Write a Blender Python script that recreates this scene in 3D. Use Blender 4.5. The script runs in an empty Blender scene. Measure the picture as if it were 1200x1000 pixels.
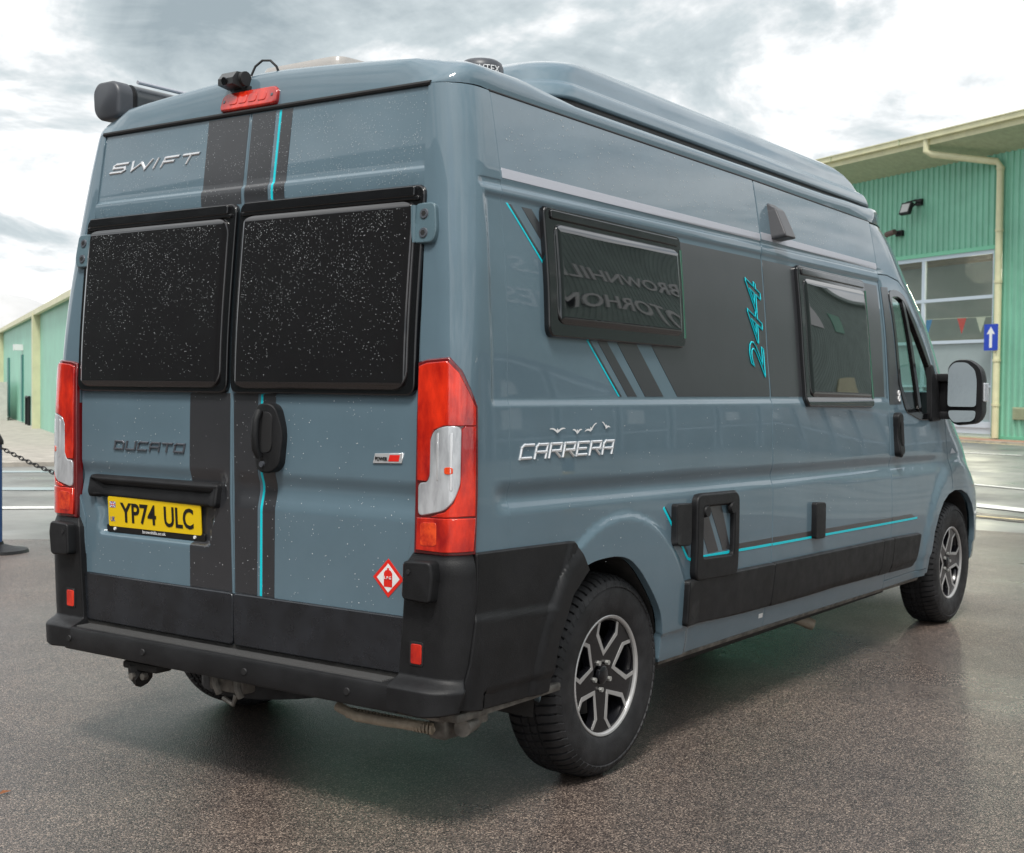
import bpy, bmesh, math, random
from mathutils import Vector, Matrix
from mathutils.geometry import tessellate_polygon
random.seed(11)
PI = math.pi
sc = bpy.context.scene
C = sc.collection

# ------------------------------------------------------------------ camera, light, exposure
def make_camera():
    cx, cy, cz, yaw, pitch, roll, f = -3.1802, -3.4794, 1.4186, 0.6200, -0.0299, 0.0099, 1546.8
    F = Vector((math.cos(yaw)*math.cos(pitch), math.sin(yaw)*math.cos(pitch), math.sin(pitch)))
    R0 = Vector((math.sin(yaw), -math.cos(yaw), 0)); U0 = R0.cross(F)
    R = math.cos(roll)*R0 + math.sin(roll)*U0; U = -math.sin(roll)*R0 + math.cos(roll)*U0
    cam = bpy.data.cameras.new('camera'); o = bpy.data.objects.new('camera', cam); C.objects.link(o)
    m = Matrix((R, U, -F)).transposed().to_4x4(); m.translation = (cx, cy, cz)
    o.matrix_world = m
    cam.sensor_width = 36; cam.lens = f*36/1200.0
    cam.clip_end = 2000; cam.clip_start = .05
    cam.dof.use_dof = True; cam.dof.focus_distance = 5.0; cam.dof.aperture_fstop = 8.0
    sc.camera = o
make_camera()
sc.view_settings.view_transform = 'Standard'; sc.view_settings.look = 'None'
sc.view_settings.exposure = 1.12; sc.view_settings.gamma = 1; sc.view_settings.use_curve_mapping = False
SUN_EL, SUN_AZ = math.radians(60), math.radians(208)      # azimuth of the sun measured from +X towards +Y
def make_light():
    s = bpy.data.lights.new('sun', 'SUN'); s.energy = 1.5; s.angle = math.radians(14); s.color = (1, .965, .91)
    o = bpy.data.objects.new('sun', s); C.objects.link(o)
    d = Vector((math.cos(SUN_AZ)*math.cos(SUN_EL), math.sin(SUN_AZ)*math.cos(SUN_EL), math.sin(SUN_EL)))
    o.rotation_euler = d.to_track_quat('Z', 'Y').to_euler(); o.location = d*40
make_light()
def make_world():
    w = bpy.data.worlds.new('World'); sc.world = w; w.use_nodes = True
    nt = w.node_tree; N = nt.nodes; L = nt.links; N.clear()
    out = N.new('ShaderNodeOutputWorld'); bg = N.new('ShaderNodeBackground'); bg.inputs[1].default_value = .10
    sky = N.new('ShaderNodeTexSky'); sky.sky_type = 'NISHITA'; sky.sun_disc = False
    sky.sun_elevation = SUN_EL; sky.sun_rotation = PI/2 - SUN_AZ
    tc = N.new('ShaderNodeTexCoord'); sp = N.new('ShaderNodeSeparateXYZ'); L.new(tc.outputs['Generated'], sp.inputs[0])
    ad = N.new('ShaderNodeMath'); ad.operation = 'MAXIMUM'; ad.inputs[1].default_value = 0; L.new(sp.outputs[2], ad.inputs[0])
    ad2 = N.new('ShaderNodeMath'); ad2.operation = 'ADD'; ad2.inputs[1].default_value = .28; L.new(ad.outputs[0], ad2.inputs[0])
    dv = N.new('ShaderNodeVectorMath'); dv.operation = 'DIVIDE'; L.new(tc.outputs['Generated'], dv.inputs[0])
    cb = N.new('ShaderNodeCombineXYZ'); L.new(ad2.outputs[0], cb.inputs[0]); L.new(ad2.outputs[0], cb.inputs[1]); cb.inputs[2].default_value = 1
    L.new(cb.outputs[0], dv.inputs[1])
    def noise(scale, detail, rough, dist, off):
        mp = N.new('ShaderNodeMapping'); mp.inputs['Location'].default_value = off; L.new(dv.outputs[0], mp.inputs[0])
        n = N.new('ShaderNodeTexNoise'); n.inputs['Scale'].default_value = scale; n.inputs['Detail'].default_value = detail
        n.inputs['Roughness'].default_value = rough; n.inputs['Distortion'].default_value = dist
        L.new(mp.outputs[0], n.inputs['Vector']); return n
    n1 = noise(1.7, 10, .58, .5, CLOUD_OFF); n2 = noise(5.0, 10, .62, .4, (3, 7, 1)); n3 = noise(.9, 3, .5, 0, (9, 2, 5))
    mx = N.new('ShaderNodeMix'); mx.data_type = 'FLOAT'; mx.inputs[0].default_value = .34
    L.new(n1.outputs[0], mx.inputs[2]); L.new(n2.outputs[0], mx.inputs[3])
    r = N.new('ShaderNodeValToRGB'); L.new(mx.outputs[0], r.inputs[0]); cr = r.color_ramp
    cr.elements[0].position = .33; cr.elements[0].color = (1.7, 2.05, 2.25, 1)
    cr.elements[1].position = .585; cr.elements[1].color = (6.7, 6.7, 6.7, 1)
    for p_, c_ in ((.44, (3.0, 3.35, 3.5)), (.475, (3.9, 4.1, 4.2)), (.515, (5.3, 5.4, 5.45))):
        e = cr.elements.new(p_); e.color = c_ + (1,)
    # thin places in the cloud let a little blue through
    r3 = N.new('ShaderNodeValToRGB'); L.new(n3.outputs[0], r3.inputs[0])
    r3.color_ramp.elements[0].position = .56; r3.color_ramp.elements[0].color = (0, 0, 0, 1)
    r3.color_ramp.elements[1].position = .72; r3.color_ramp.elements[1].color = (.4, .4, .4, 1)
    m = N.new('ShaderNodeMix'); m.data_type = 'RGBA'; L.new(r3.outputs[0], m.inputs[0])
    L.new(r.outputs[0], m.inputs[6]); L.new(sky.outputs[0], m.inputs[7])
    L.new(m.outputs[2], bg.inputs[0]); L.new(bg.outputs[0], out.inputs[0])
CLOUD_OFF = (2.7706, 2.0801, 0)
make_world()

# ------------------------------------------------------------------ materials
MT = {}
def mat(name, col, rough=.5, metal=0, spec=.5, coat=0, coat_r=.05, var=0, vscale=6, bump=0, bscale=80, rvar=0, trans=0, emit=None, col2=None, dirt=None, ior=None, stretch=None):
    m = bpy.data.materials.new(name); m.use_nodes = True; nt = m.node_tree; N = nt.nodes; L = nt.links
    b = N['Principled BSDF']
    b.inputs['Base Color'].default_value = tuple(col) + (1,)
    b.inputs['Roughness'].default_value = rough; b.inputs['Metallic'].default_value = metal
    b.inputs['Specular IOR Level'].default_value = spec
    b.inputs['Coat Weight'].default_value = coat; b.inputs['Coat Roughness'].default_value = coat_r
    b.inputs['Transmission Weight'].default_value = trans
    if ior: b.inputs['IOR'].default_value = ior
    if emit: b.inputs['Emission Color'].default_value = tuple(emit[0]) + (1,); b.inputs['Emission Strength'].default_value = emit[1]
    tc = N.new('ShaderNodeTexCoord'); src = tc.outputs['Object']
    if stretch:
        mp = N.new('ShaderNodeMapping'); mp.inputs['Scale'].default_value = stretch; L.new(src, mp.inputs[0]); src = mp.outputs[0]
    def noise(s, d=5, r=.6):
        n = N.new('ShaderNodeTexNoise'); n.inputs['Scale'].default_value = s; n.inputs['Detail'].default_value = d
        n.inputs['Roughness'].default_value = r; L.new(src, n.inputs['Vector']); return n
    if var or col2:
        n = noise(vscale); r = N.new('ShaderNodeValToRGB'); L.new(n.outputs[0], r.inputs[0])
        a = tuple(max(0, c*(1-var)) for c in col); c2 = col2 if col2 else tuple(min(1, c*(1+var)) for c in col)
        r.color_ramp.elements[0].position = .36; r.color_ramp.elements[0].color = a + (1,)
        r.color_ramp.elements[1].position = .66; r.color_ramp.elements[1].color = tuple(c2) + (1,)
        L.new(r.outputs[0], b.inputs['Base Color'])
    if rvar:
        n = noise(vscale*1.7); mr = N.new('ShaderNodeMapRange'); mr.inputs[1].default_value = .3; mr.inputs[2].default_value = .7
        mr.inputs[3].default_value = max(0, rough-rvar); mr.inputs[4].default_value = min(1, rough+rvar)
        L.new(n.outputs[0], mr.inputs[0]); L.new(mr.outputs[0], b.inputs['Roughness'])
    if bump:
        n = noise(bscale, 4); bp = N.new('ShaderNodeBump'); bp.inputs['Strength'].default_value = bump; bp.inputs['Distance'].default_value = .004
        L.new(n.outputs[0], bp.inputs['Height']); L.new(bp.outputs[0], b.inputs['Normal'])
    MT[name] = m; return m
PAINT = (.106, .165, .204)
mat('paint', PAINT, .5, spec=.25, coat=1, coat_r=.02, var=.05, vscale=3, rvar=.04)
mat('paint_dull', (.09, .15, .18), .4, coat=.3, var=.1)
mat('vinyl', (.026, .027, .031), .40, spec=.5, coat=.8, coat_r=.16, var=.1, vscale=5)
mat('turquoise', (.0, .60, .70), .35)
mat('silver_vinyl', (.48, .49, .54), .35, metal=.35)
mat('black_plastic', (.012, .0123, .0135), .48, spec=.3, var=.25, vscale=9, bump=.25, bscale=260, rvar=.08)
mat('trim_dark', (.014, .016, .020), .30, coat=.3, coat_r=.1, var=.3, vscale=8, rvar=.1)
mat('rubber', (.012, .012, .013), .6, bump=.1)
mat('gloss_black', (.006, .006, .007), .12, coat=.5, rvar=.03)
mat('window_acrylic', (.010, .009, .010), .03, coat=1, coat_r=.01, ior=1.49)
mat('side_acrylic', (.006, .007, .008), .02, coat=.7, coat_r=.0, ior=1.5)
mat('chrome', (.80, .81, .83), .18, metal=.55, coat=.6)
mat('dark_chrome', (.11, .12, .14), .38, metal=.5, coat=.4, coat_r=.2)
mat('wet_drop', (.58, .62, .64), .08, coat=1)  # pale opaque colour stands in for the sky glint in each drop
mat('lens_red', (.34, .003, .003), .12, coat=1, coat_r=.02, var=.1, vscale=9, col2=(.82, .035, .008), bump=.2, bscale=70, stretch=(1.4, 1.4, .6))
mat('lens_dark_red', (.14, .006, .008), .12, coat=1, coat_r=.02)
mat('lens_orange', (.55, .012, .005), .2, coat=1, var=.2, vscale=24, col2=(.88, .085, .015), bump=.15, bscale=70)
mat('lens_clear', (.58, .60, .63), .16, metal=.4, coat=1, coat_r=.02, var=.28, vscale=20, bump=.2, bscale=40, stretch=(1, 1, .3))
mat('interior_dark', (.012, .012, .013), .8)
mat('underbody', (.022, .021, .02), .8, var=.4, vscale=12, bump=.4, bscale=60)
mat('metal_dirty', (.16, .15, .135), .55, metal=.5, var=.4, vscale=20, bump=.3)
mat('tyre', (.020, .020, .0215), .6, spec=.35, var=.35, vscale=14, bump=.35, bscale=180, rvar=.12)
mat('alloy', (.46, .455, .45), .3, metal=.45, var=.06, coat=.3)
mat('rim_black', (.008, .008, .010), .25, spec=.35, coat=.25)
mat('steel', (.42, .42, .40), .35, metal=.4)
mat('brake', (.12, .12, .12), .4, metal=.8)
mat('plate_yellow', (.83, .56, .0), .35, coat=.4)
mat('ink', (.008, .008, .008), .4)
mat('white', (.78, .78, .78), .4)
mat('red_print', (.72, .02, .012), .4)
mat('blue_print', (.01, .05, .45), .4)
mat('skylight', (.50, .47, .44), .25, coat=.6, trans=.25)
mat('mirror', (.20, .225, .235), .06, metal=1, bump=.03, bscale=30)
mat('beige_tube', (.30, .25, .19), .5, var=.2, vscale=30)
mat('seat', (.10, .12, .13), .7)
mat('cladding_green', (.20, .47, .345), .42, var=.07, vscale=1.2, rvar=.06)
mat('cladding_left', (.27, .56, .43), .5, var=.08, vscale=.8)
mat('green_trim', (.17, .50, .33), .45)
mat('cream', (.64, .62, .40), .45, var=.08, vscale=2)
mat('soffit', (.40, .45, .30), .6, var=.1)
mat('roof_grey', (.42, .41, .36), .7, var=.15, vscale=.6)
mat('frame_white', (.52, .60, .68), .45)
mat('panel_grey', (.30, .36, .37), .35, var=.06, vscale=.8)
mat('marquee', (.50, .50, .50), .5, var=.05, vscale=.3)
mat('cabinet', (.55, .54, .50), .6, var=.08)
mat('kerb', (.36, .33, .29), .8, var=.2, vscale=3, bump=.3, bscale=30)
mat('brick_pave', (.36, .20, .14), .8, var=.25, vscale=4, bump=.4, bscale=30)
mat('line_paint', (.72, .72, .68), .5, var=.12, vscale=8)
mat('line_yellow', (.66, .55, .30), .6, var=.3, vscale=8)
mat('foliage', (.05, .085, .03), .7, var=.5, vscale=4)
mat('reflection_dark', (.05, .065, .06), .5, var=.2, vscale=.5)  # dark tone picked for what the rear panes mirror
mat('shop_grey', (.30, .38, .35), .5, var=.1, vscale=.8)
mat('glass_dark', (.04, .05, .05), .05, coat=.6)
mat('yellow_paint', (.65, .42, .03), .45)
mat('leaf', (.22, .08, .03), .7)
def glass(name, tint, mixf):
    m = bpy.data.materials.new(name); m.use_nodes = True; nt = m.node_tree; N = nt.nodes; L = nt.links; N.clear()
    o = N.new('ShaderNodeOutputMaterial'); t = N.new('ShaderNodeBsdfTransparent'); t.inputs[0].default_value = tint + (1,)
    g = N.new('ShaderNodeBsdfGlossy'); g.inputs['Roughness'].default_value = .01
    lw = N.new('ShaderNodeLayerWeight'); lw.inputs[0].default_value = .5
    pw = N.new('ShaderNodeMath'); pw.operation = 'POWER'; pw.inputs[1].default_value = 4.0; L.new(lw.outputs['Facing'], pw.inputs[0])
    a = N.new('ShaderNodeMath'); a.operation = 'ADD'; a.inputs[1].default_value = mixf; a.use_clamp = True; L.new(pw.outputs[0], a.inputs[0])
    mx = N.new('ShaderNodeMixShader'); L.new(a.outputs[0], mx.inputs[0]); L.new(t.outputs[0], mx.inputs[1]); L.new(g.outputs[0], mx.inputs[2])
    L.new(mx.outputs[0], o.inputs[0]); MT[name] = m
glass('cab_glass', (.68, .88, .82), .05)
glass('shop_glass', (.84, .86, .80), .05)

def ground_mat():
    m = bpy.data.materials.new('wet_asphalt'); m.use_nodes = True; nt = m.node_tree; N = nt.nodes; L = nt.links
    b = N['Principled BSDF']; tc = N.new('ShaderNodeTexCoord'); src = tc.outputs['Object']
    def noise(s, d=4, r=.6, st=None):
        v = src
        if st: mp = N.new('ShaderNodeMapping'); mp.inputs['Scale'].default_value = st; L.new(src, mp.inputs[0]); v = mp.outputs[0]
        n = N.new('ShaderNodeTexNoise'); n.inputs['Scale'].default_value = s; n.inputs['Detail'].default_value = d; n.inputs['Roughness'].default_value = r
        L.new(v, n.inputs['Vector']); return n
    def ramp(o, els):
        r = N.new('ShaderNodeValToRGB'); L.new(o, r.inputs[0]); cr = r.color_ramp
        cr.elements[0].position, cr.elements[0].color = els[0][0], els[0][1] + (1,)
        cr.elements[1].position, cr.elements[1].color = els[-1][0], els[-1][1] + (1,)
        for p_, c_ in els[1:-1]: e = cr.elements.new(p_); e.color = c_ + (1,)
        return r
    v = N.new('ShaderNodeTexVoronoi'); v.inputs['Scale'].default_value = 225; L.new(src, v.inputs['Vector'])
    sp = N.new('ShaderNodeSeparateColor'); L.new(v.outputs['Color'], sp.inputs[0])
    st = ramp(sp.outputs[0], [(0, (.024, .021, .021)), (.32, (.057, .048, .045)), (.60, (.104, .085, .075)), (.84, (.180, .146, .124)), (.97, (.36, .30, .25))])
    big = noise(.55, 5, .6); bigr = ramp(big.outputs[0], [(.35, (.72, .72, .74)), (.68, (1.18, 1.12, 1.08))])
    mu = N.new('ShaderNodeMix'); mu.data_type = 'RGBA'; mu.blend_type = 'MULTIPLY'; mu.inputs[0].default_value = 1
    L.new(st.outputs[0], mu.inputs[6]); L.new(bigr.outputs[0], mu.inputs[7])
    mid = noise(9, 4, .7); midr = ramp(mid.outputs[0], [(.3, (.86, .86, .88)), (.7, (1.12, 1.1, 1.08))])
    mu2 = N.new('ShaderNodeMix'); mu2.data_type = 'RGBA'; mu2.blend_type = 'MULTIPLY'; mu2.inputs[0].default_value = 1
    L.new(mu.outputs[2], mu2.inputs[6]); L.new(midr.outputs[0], mu2.inputs[7])
    sn = noise(1.9, 8, .72, st=(1, 2.2, 1)); sr = ramp(sn.outputs[0], [(.30, (.70, .68, .68)), (.42, (1, 1, 1)), (.62, (1, 1, 1)), (.72, (1.16, 1.14, 1.12))])
    mu3 = N.new('ShaderNodeMix'); mu3.data_type = 'RGBA'; mu3.blend_type = 'MULTIPLY'; mu3.inputs[0].default_value = 1
    L.new(mu2.outputs[2], mu3.inputs[6]); L.new(sr.outputs[0], mu3.inputs[7]); L.new(mu3.outputs[2], b.inputs['Base Color'])
    wet = noise(.42, 6, .62, (1, .75, 1)); wr = ramp(wet.outputs[0], [(.38, (.42,)*3), (.52, (.34,)*3), (.64, (.26,)*3)])
    L.new(wr.outputs[0], b.inputs['Roughness']); b.inputs['Specular IOR Level'].default_value = .46
    bd = N.new('ShaderNodeBump'); bd.inputs['Strength'].default_value = .55; bd.inputs['Distance'].default_value = .004
    bw = ramp(wet.outputs[0], [(.45, (.75,)*3), (.66, (.28,)*3)]); L.new(bw.outputs[0], bd.inputs['Strength'])
    inv = N.new('ShaderNodeMath'); inv.operation = 'SUBTRACT'; inv.inputs[0].default_value = 1; L.new(v.outputs['Distance'], inv.inputs[1])
    L.new(inv.outputs[0], bd.inputs['Height']); L.new(bd.outputs[0], b.inputs['Normal'])
    MT['wet_asphalt'] = m
ground_mat()
def road_mat():
    m = mat('wet_road', (.20, .20, .185), .42, spec=.5, var=.35, vscale=.5, rvar=.16, bump=.15, bscale=40)
road_mat()

# ------------------------------------------------------------------ object helpers
def link(o, parent=None, label=None, cat=None, group=None, kind=None):
    C.objects.link(o)
    if parent is not None: o.parent = parent
    if label: o['label'] = label
    if cat: o['category'] = cat
    if group: o['group'] = group
    if kind: o['kind'] = kind
    return o
def empty(name, loc=(0, 0, 0), parent=None, rot=(0, 0, 0), **k):
    o = bpy.data.objects.new(name, None); o.location = loc; o.rotation_euler = rot; o.empty_display_size = .2
    return link(o, parent, **k)
def tofm(m): return MT[m] if isinstance(m, str) else m
def mesh_obj(name, V, Fc, mats, parent=None, smooth=False, mi=None, **k):
    me = bpy.data.meshes.new(name); me.from_pydata([tuple(v) for v in V], [], Fc)
    for m in (mats if isinstance(mats, (list, tuple)) else [mats]): me.materials.append(tofm(m))
    if mi:
        for p_, i in zip(me.polygons, mi): p_.material_index = i
    if smooth:
        for p_ in me.polygons: p_.use_smooth = True
    me.update(); o = bpy.data.objects.new(name, me)
    return link(o, parent, **k)
class MB:
    def __init__(s): s.v = []; s.f = []; s.m = []
    def add(s, V, Fc, mi=0):
        n = len(s.v); s.v += [tuple(v) for v in V]; s.f += [tuple(i+n for i in f) for f in Fc]; s.m += [mi]*len(Fc); return s
    def box(s, a, b, bev=0, mi=0, rot=None, org=None):
        x0, y0, z0 = a; x1, y1, z1 = b
        if bev <= 0:
            V = [(x0,y0,z0),(x1,y0,z0),(x1,y1,z0),(x0,y1,z0),(x0,y0,z1),(x1,y0,z1),(x1,y1,z1),(x0,y1,z1)]
            Fc = [(0,3,2,1),(4,5,6,7),(0,1,5,4),(1,2,6,5),(2,3,7,6),(3,0,4,7)]
        else:
            bm = bmesh.new(); bmesh.ops.create_cube(bm, size=1)
            for v in bm.verts: v.co = Vector(((x0+x1)/2+v.co.x*(x1-x0), (y0+y1)/2+v.co.y*(y1-y0), (z0+z1)/2+v.co.z*(z1-z0)))
            bmesh.ops.bevel(bm, geom=bm.edges[:], offset=bev, segments=2, profile=.5, affect='EDGES')
            bm.verts.index_update(); V = [v.co.copy() for v in bm.verts]; Fc = [[v.index for v in f.verts] for f in bm.faces]; bm.free()
        if rot is not None: V = [rot @ (Vector(v)-Vector(org)) + Vector(org) for v in V]
        return s.add(V, Fc, mi)
    def tube(s, pts, r, n=8, mi=0, cap=True):
        pts = [Vector(p_) for p_ in pts]; V = []; Fc = []
        up = Vector((0, 0, 1)); prev = None
        for i, p_ in enumerate(pts):
            d = (pts[min(i+1, len(pts)-1)] - pts[max(i-1, 0)]).normalized()
            a = d.cross(up if abs(d.z) < .95 else Vector((1, 0, 0))).normalized() if prev is None else (prev - d*prev.dot(d)).normalized()
            prev = a; b = d.cross(a); rr = r[i] if isinstance(r, (list, tuple)) else r
            for k in range(n):
                t = 2*PI*k/n; V.append(p_ + a*rr*math.cos(t) + b*rr*math.sin(t))
        for i in range(len(pts)-1):
            for k in range(n): Fc.append((i*n+k, i*n+(k+1) % n, (i+1)*n+(k+1) % n, (i+1)*n+k))
        if cap: Fc.append(tuple(range(n))[::-1]); Fc.append(tuple(range((len(pts)-1)*n, len(pts)*n)))
        return s.add(V, Fc, mi)
    def cyl(s, c, axis, r, h, n=20, mi=0):
        c = Vector(c); a = Vector(axis).normalized(); return s.tube([c-a*h/2, c+a*h/2], r, n, mi)
    def prism(s, poly, z0, z1, M=None, mi=0):
        n = len(poly); V = [Vector((p_[0], p_[1], z0)) for p_ in poly] + [Vector((p_[0], p_[1], z1)) for p_ in poly]
        Fc = [tuple(range(n))[::-1], tuple(range(n, 2*n))] + [(i, (i+1) % n, n+(i+1) % n, n+i) for i in range(n)]
        if M: V = [M @ v for v in V]
        return s.add(V, Fc, mi)
    def obj(s, name, mats, parent=None, smooth=False, **k):
        o = mesh_obj(name, s.v, s.f, mats, parent, False, s.m, **k)
        if smooth: o.data.shade_smooth() if hasattr(o.data, 'shade_smooth') else None; o.data.set_sharp_from_angle(angle=math.radians(38))
        return o
def rrect(x0, z0, x1, z1, r, n=5):
    pts = []
    rs = r if isinstance(r, (list, tuple)) else [r]*4
    for (cx, cz, a0), q in zip(((x1, z1, 0), (x0, z1, 90), (x0, z0, 180), (x1, z0, 270)), rs):
        sx = -1 if cx == x1 else 1; sz = -1 if cz == z1 else 1
        for k in range(n+1):
            t = math.radians(a0 + 90*k/n); pts.append((cx+sx*q+q*math.cos(t), cz+sz*q+q*math.sin(t)))
    return pts
def round_poly(poly, r, n=4):
    out = []; N_ = len(poly)
    for i in range(N_):
        p0, p1, p2 = Vector(poly[i-1]), Vector(poly[i]), Vector(poly[(i+1) % N_])
        a = (p0-p1); b = (p2-p1); q = min(r, a.length*.45, b.length*.45)
        s_, e_ = p1+a.normalized()*q, p1+b.normalized()*q
        for k in range(n+1):
            t = k/n; out.append(tuple((1-t)**2*s_ + 2*t*(1-t)*p1 + t*t*e_))
    return out

# ------------------------------------------------------------------ body surfaces of the van
ZT=[.30,.36,.42,.55,.75,.95,1.18,1.37,1.57,1.76,1.92,2.06,2.25,2.40,2.44,2.47]
WR=[.97,.99,1.00,1.012,1.022,1.024,1.022,1.017,1.014,1.007,.993,.978,.949,.920,.905,.87]
WM=[.97,.99,1.00,1.014,1.024,1.025,1.020,1.014,.995,.980,.965,.951,.922,.892,.872,.83]
WC=[.97,.985,.995,1.01,1.020,1.014,1.002,.990,.976,.960,.938,.915,.880,.845,.825,.79]
ZF=[.33,.42,.535,.646,.8,.938,1.07,1.18,1.308,1.528,1.768,1.945,2.041,2.178,2.275,2.352,2.424]
XF=[5.22,5.21,5.18,5.16,5.12,5.02,4.924,4.80,4.68,4.54,4.36,4.18,4.077,3.96,3.86,3.72,3.53]
def interp(xs,ys,x):
    if x<=xs[0]: return ys[0]
    if x>=xs[-1]: return ys[-1]
    i=0
    while xs[i+1]<x: i+=1
    h=xs[i+1]-xs[i]; t=(x-xs[i])/h
    m=lambda k:(ys[min(k+1,len(xs)-1)]-ys[max(k-1,0)])/(xs[min(k+1,len(xs)-1)]-xs[max(k-1,0)])
    return ys[i]*(1+2*t)*(1-t)**2+h*m(i)*t*(1-t)**2+ys[i+1]*t*t*(3-2*t)+h*m(i+1)*t*t*(t-1)
def ss(a, b, x):
    if a == b: return float(x >= a)
    t = max(0, min(1, (x-a)/(b-a))); return t*t*(3-2*t)
def W0(x,z):
    if x<2.26:
        t=max(0,min(1,(x-.25)/2.0)); a,b=interp(ZT,WR,z),interp(ZT,WM,z)
    else:
        t=max(0,min(1,(x-2.26)/1.55)); a,b=interp(ZT,WM,z),interp(ZT,WC,z)
    w = a+(b-a)*t
    f0 = interp(ZF, XF, z); q = x-f0
    if q > 0: w *= max(0, 1-min(1, q)**2.2)**.6
    return w
def xr(z): return interp([.3,1.30,1.39,1.6,1.9,2.1,2.38,2.47],[0,0,0.002,.010,.035,.056,.09,.102],z)
def ztop(x): return 2.371-.0095*x
def zband(x): return 1.098-.0145*x
def Dside(x, z):
    d = 0
    if x > .05:
        # recessed window panel
        inx = ss(.150, .172, x)*(1-ss(3.80, 3.82, x))
        d -= .008*inx*ss(1.352, 1.382, z)*(1-ss(2.008-.004*x+.012, 2.008-.004*x+.034, z))
        # shallow step under the silver line
        d -= .004*ss(.13, .16, x)*(1-ss(3.75, 3.9, x))*ss(2.060, 2.064, z)*(1-ss(2.075, 2.085, z))
        # long groove below the badge
        zb = zband(x); k = ss(.15, .24, x)*(1-ss(4.45, 4.75, x))
        if zb-.09 < z < zb+.05: d -= .014*k*(1-ss(zb-.027, zb+.027, z))*ss(zb-.085, zb-.03, z)
        # flared wheel arches
        r = math.hypot(x-.95, z-.40); d += .012*(1-ss(.535, .575, r))
        r = math.hypot(x-4.95, z-.40); d += .018*(1-ss(.56, .64, r))
        # sill crease
        d -= .008*(1-ss(.455, .475, z))
    return d
def Drear(y, z):
    d = 0
    d -= .013*(1-ss(1.066, 1.125, z))*ss(.985, 1.06, z)*ss(.02, .04, abs(y))
    d += .007*(1-ss(2.104, 2.117, z))*ss(2.05, 2.09, z)
    if y > 0:   # number plate recess in the left door
        t = (1.05-z)/.21; a = .060+.045*max(0, t); b = .768-.035*max(0, t)
        d -= .030*ss(a, a+.018, y)*(1-ss(b-.018, b, y))*ss(.838, .858, z)*(1-ss(1.05, 1.06, z))
    return d
CK=.36
def rc(z): return interp([.3,.8,1.4,1.7,2.0,2.4],[.09,.08,.08,.10,.12,.12],z)
def corner_pt(c, z):
    if c <= 0: return xr(z), .80+c
    if c >= CK:
        X = .24+(c-CK); return X, W0(X, z)
    r = rc(z); w = W0(.24, z); x = xr(z); a = w-r-.80; b = r*PI/2; e = .24-(x+r)
    s = c/CK*(a+b+e)
    if s < a: return x, .80+s
    if s < a+b:
        t = (s-a)/r; return x+r-r*math.cos(t), w-r+r*math.sin(t)
    return x+r+s-a-b, w
def with_off(base, sign):
    """base(u,v)->Vector ; returns map(u,v,off)->(point, normal)"""
    e = .0015
    def f(u, v, off=0):
        a = base(u+e, v)-base(u-e, v); b = base(u, v+e)-base(u, v-e)
        n = a.cross(b)*sign
        n = n.normalized() if n.length > 1e-12 else Vector((0, 0, 1))
        return base(u, v)+n*off, n
    return f
def side_map(sd=-1): return with_off(lambda x, z: Vector((x, sd*(W0(x, z)+Dside(x, z)), z)), 1 if sd < 0 else -1)
def rear_map(): return with_off(lambda y, z: Vector((xr(z)-Drear(y, z)+.006*(y/.8)**2, y, z)), -1)
def corner_map(sd=-1):
    def b(c, z):
        x, y = corner_pt(c, z)
        if c > CK*.7: y += Dside(x, z)
        if c < 0: return Vector((x-Drear(sd*y, z), sd*y, z))
        return Vector((x, sd*y, z))
    return with_off(b, 1 if sd < 0 else -1)
def front_map():
    def b(a, z):
        t = math.cos(abs(a)); x0 = interp(ZF, XF, z); x = x0+t
        w = W0(x0-.001, z)*max(0, 1-t**2.2)**.6
        return Vector((x, -w if a >= 0 else w, z))
    return with_off(b, -1)
def plane_map(O, U, V_):
    O, U, V_ = Vector(O), Vector(U), Vector(V_); n = U.cross(V_).normalized()
    return lambda u, v, off=0: (O+U*u+V_*v+n*off, n)
SM, SML, RM, CM, CML, FM = side_map(), side_map(1), rear_map(), corner_map(), corner_map(1), front_map()
def frange(a, b, s):
    n = max(1, int(round((b-a)/s))); return [a+(b-a)*i/n for i in range(1, n)]
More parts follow.
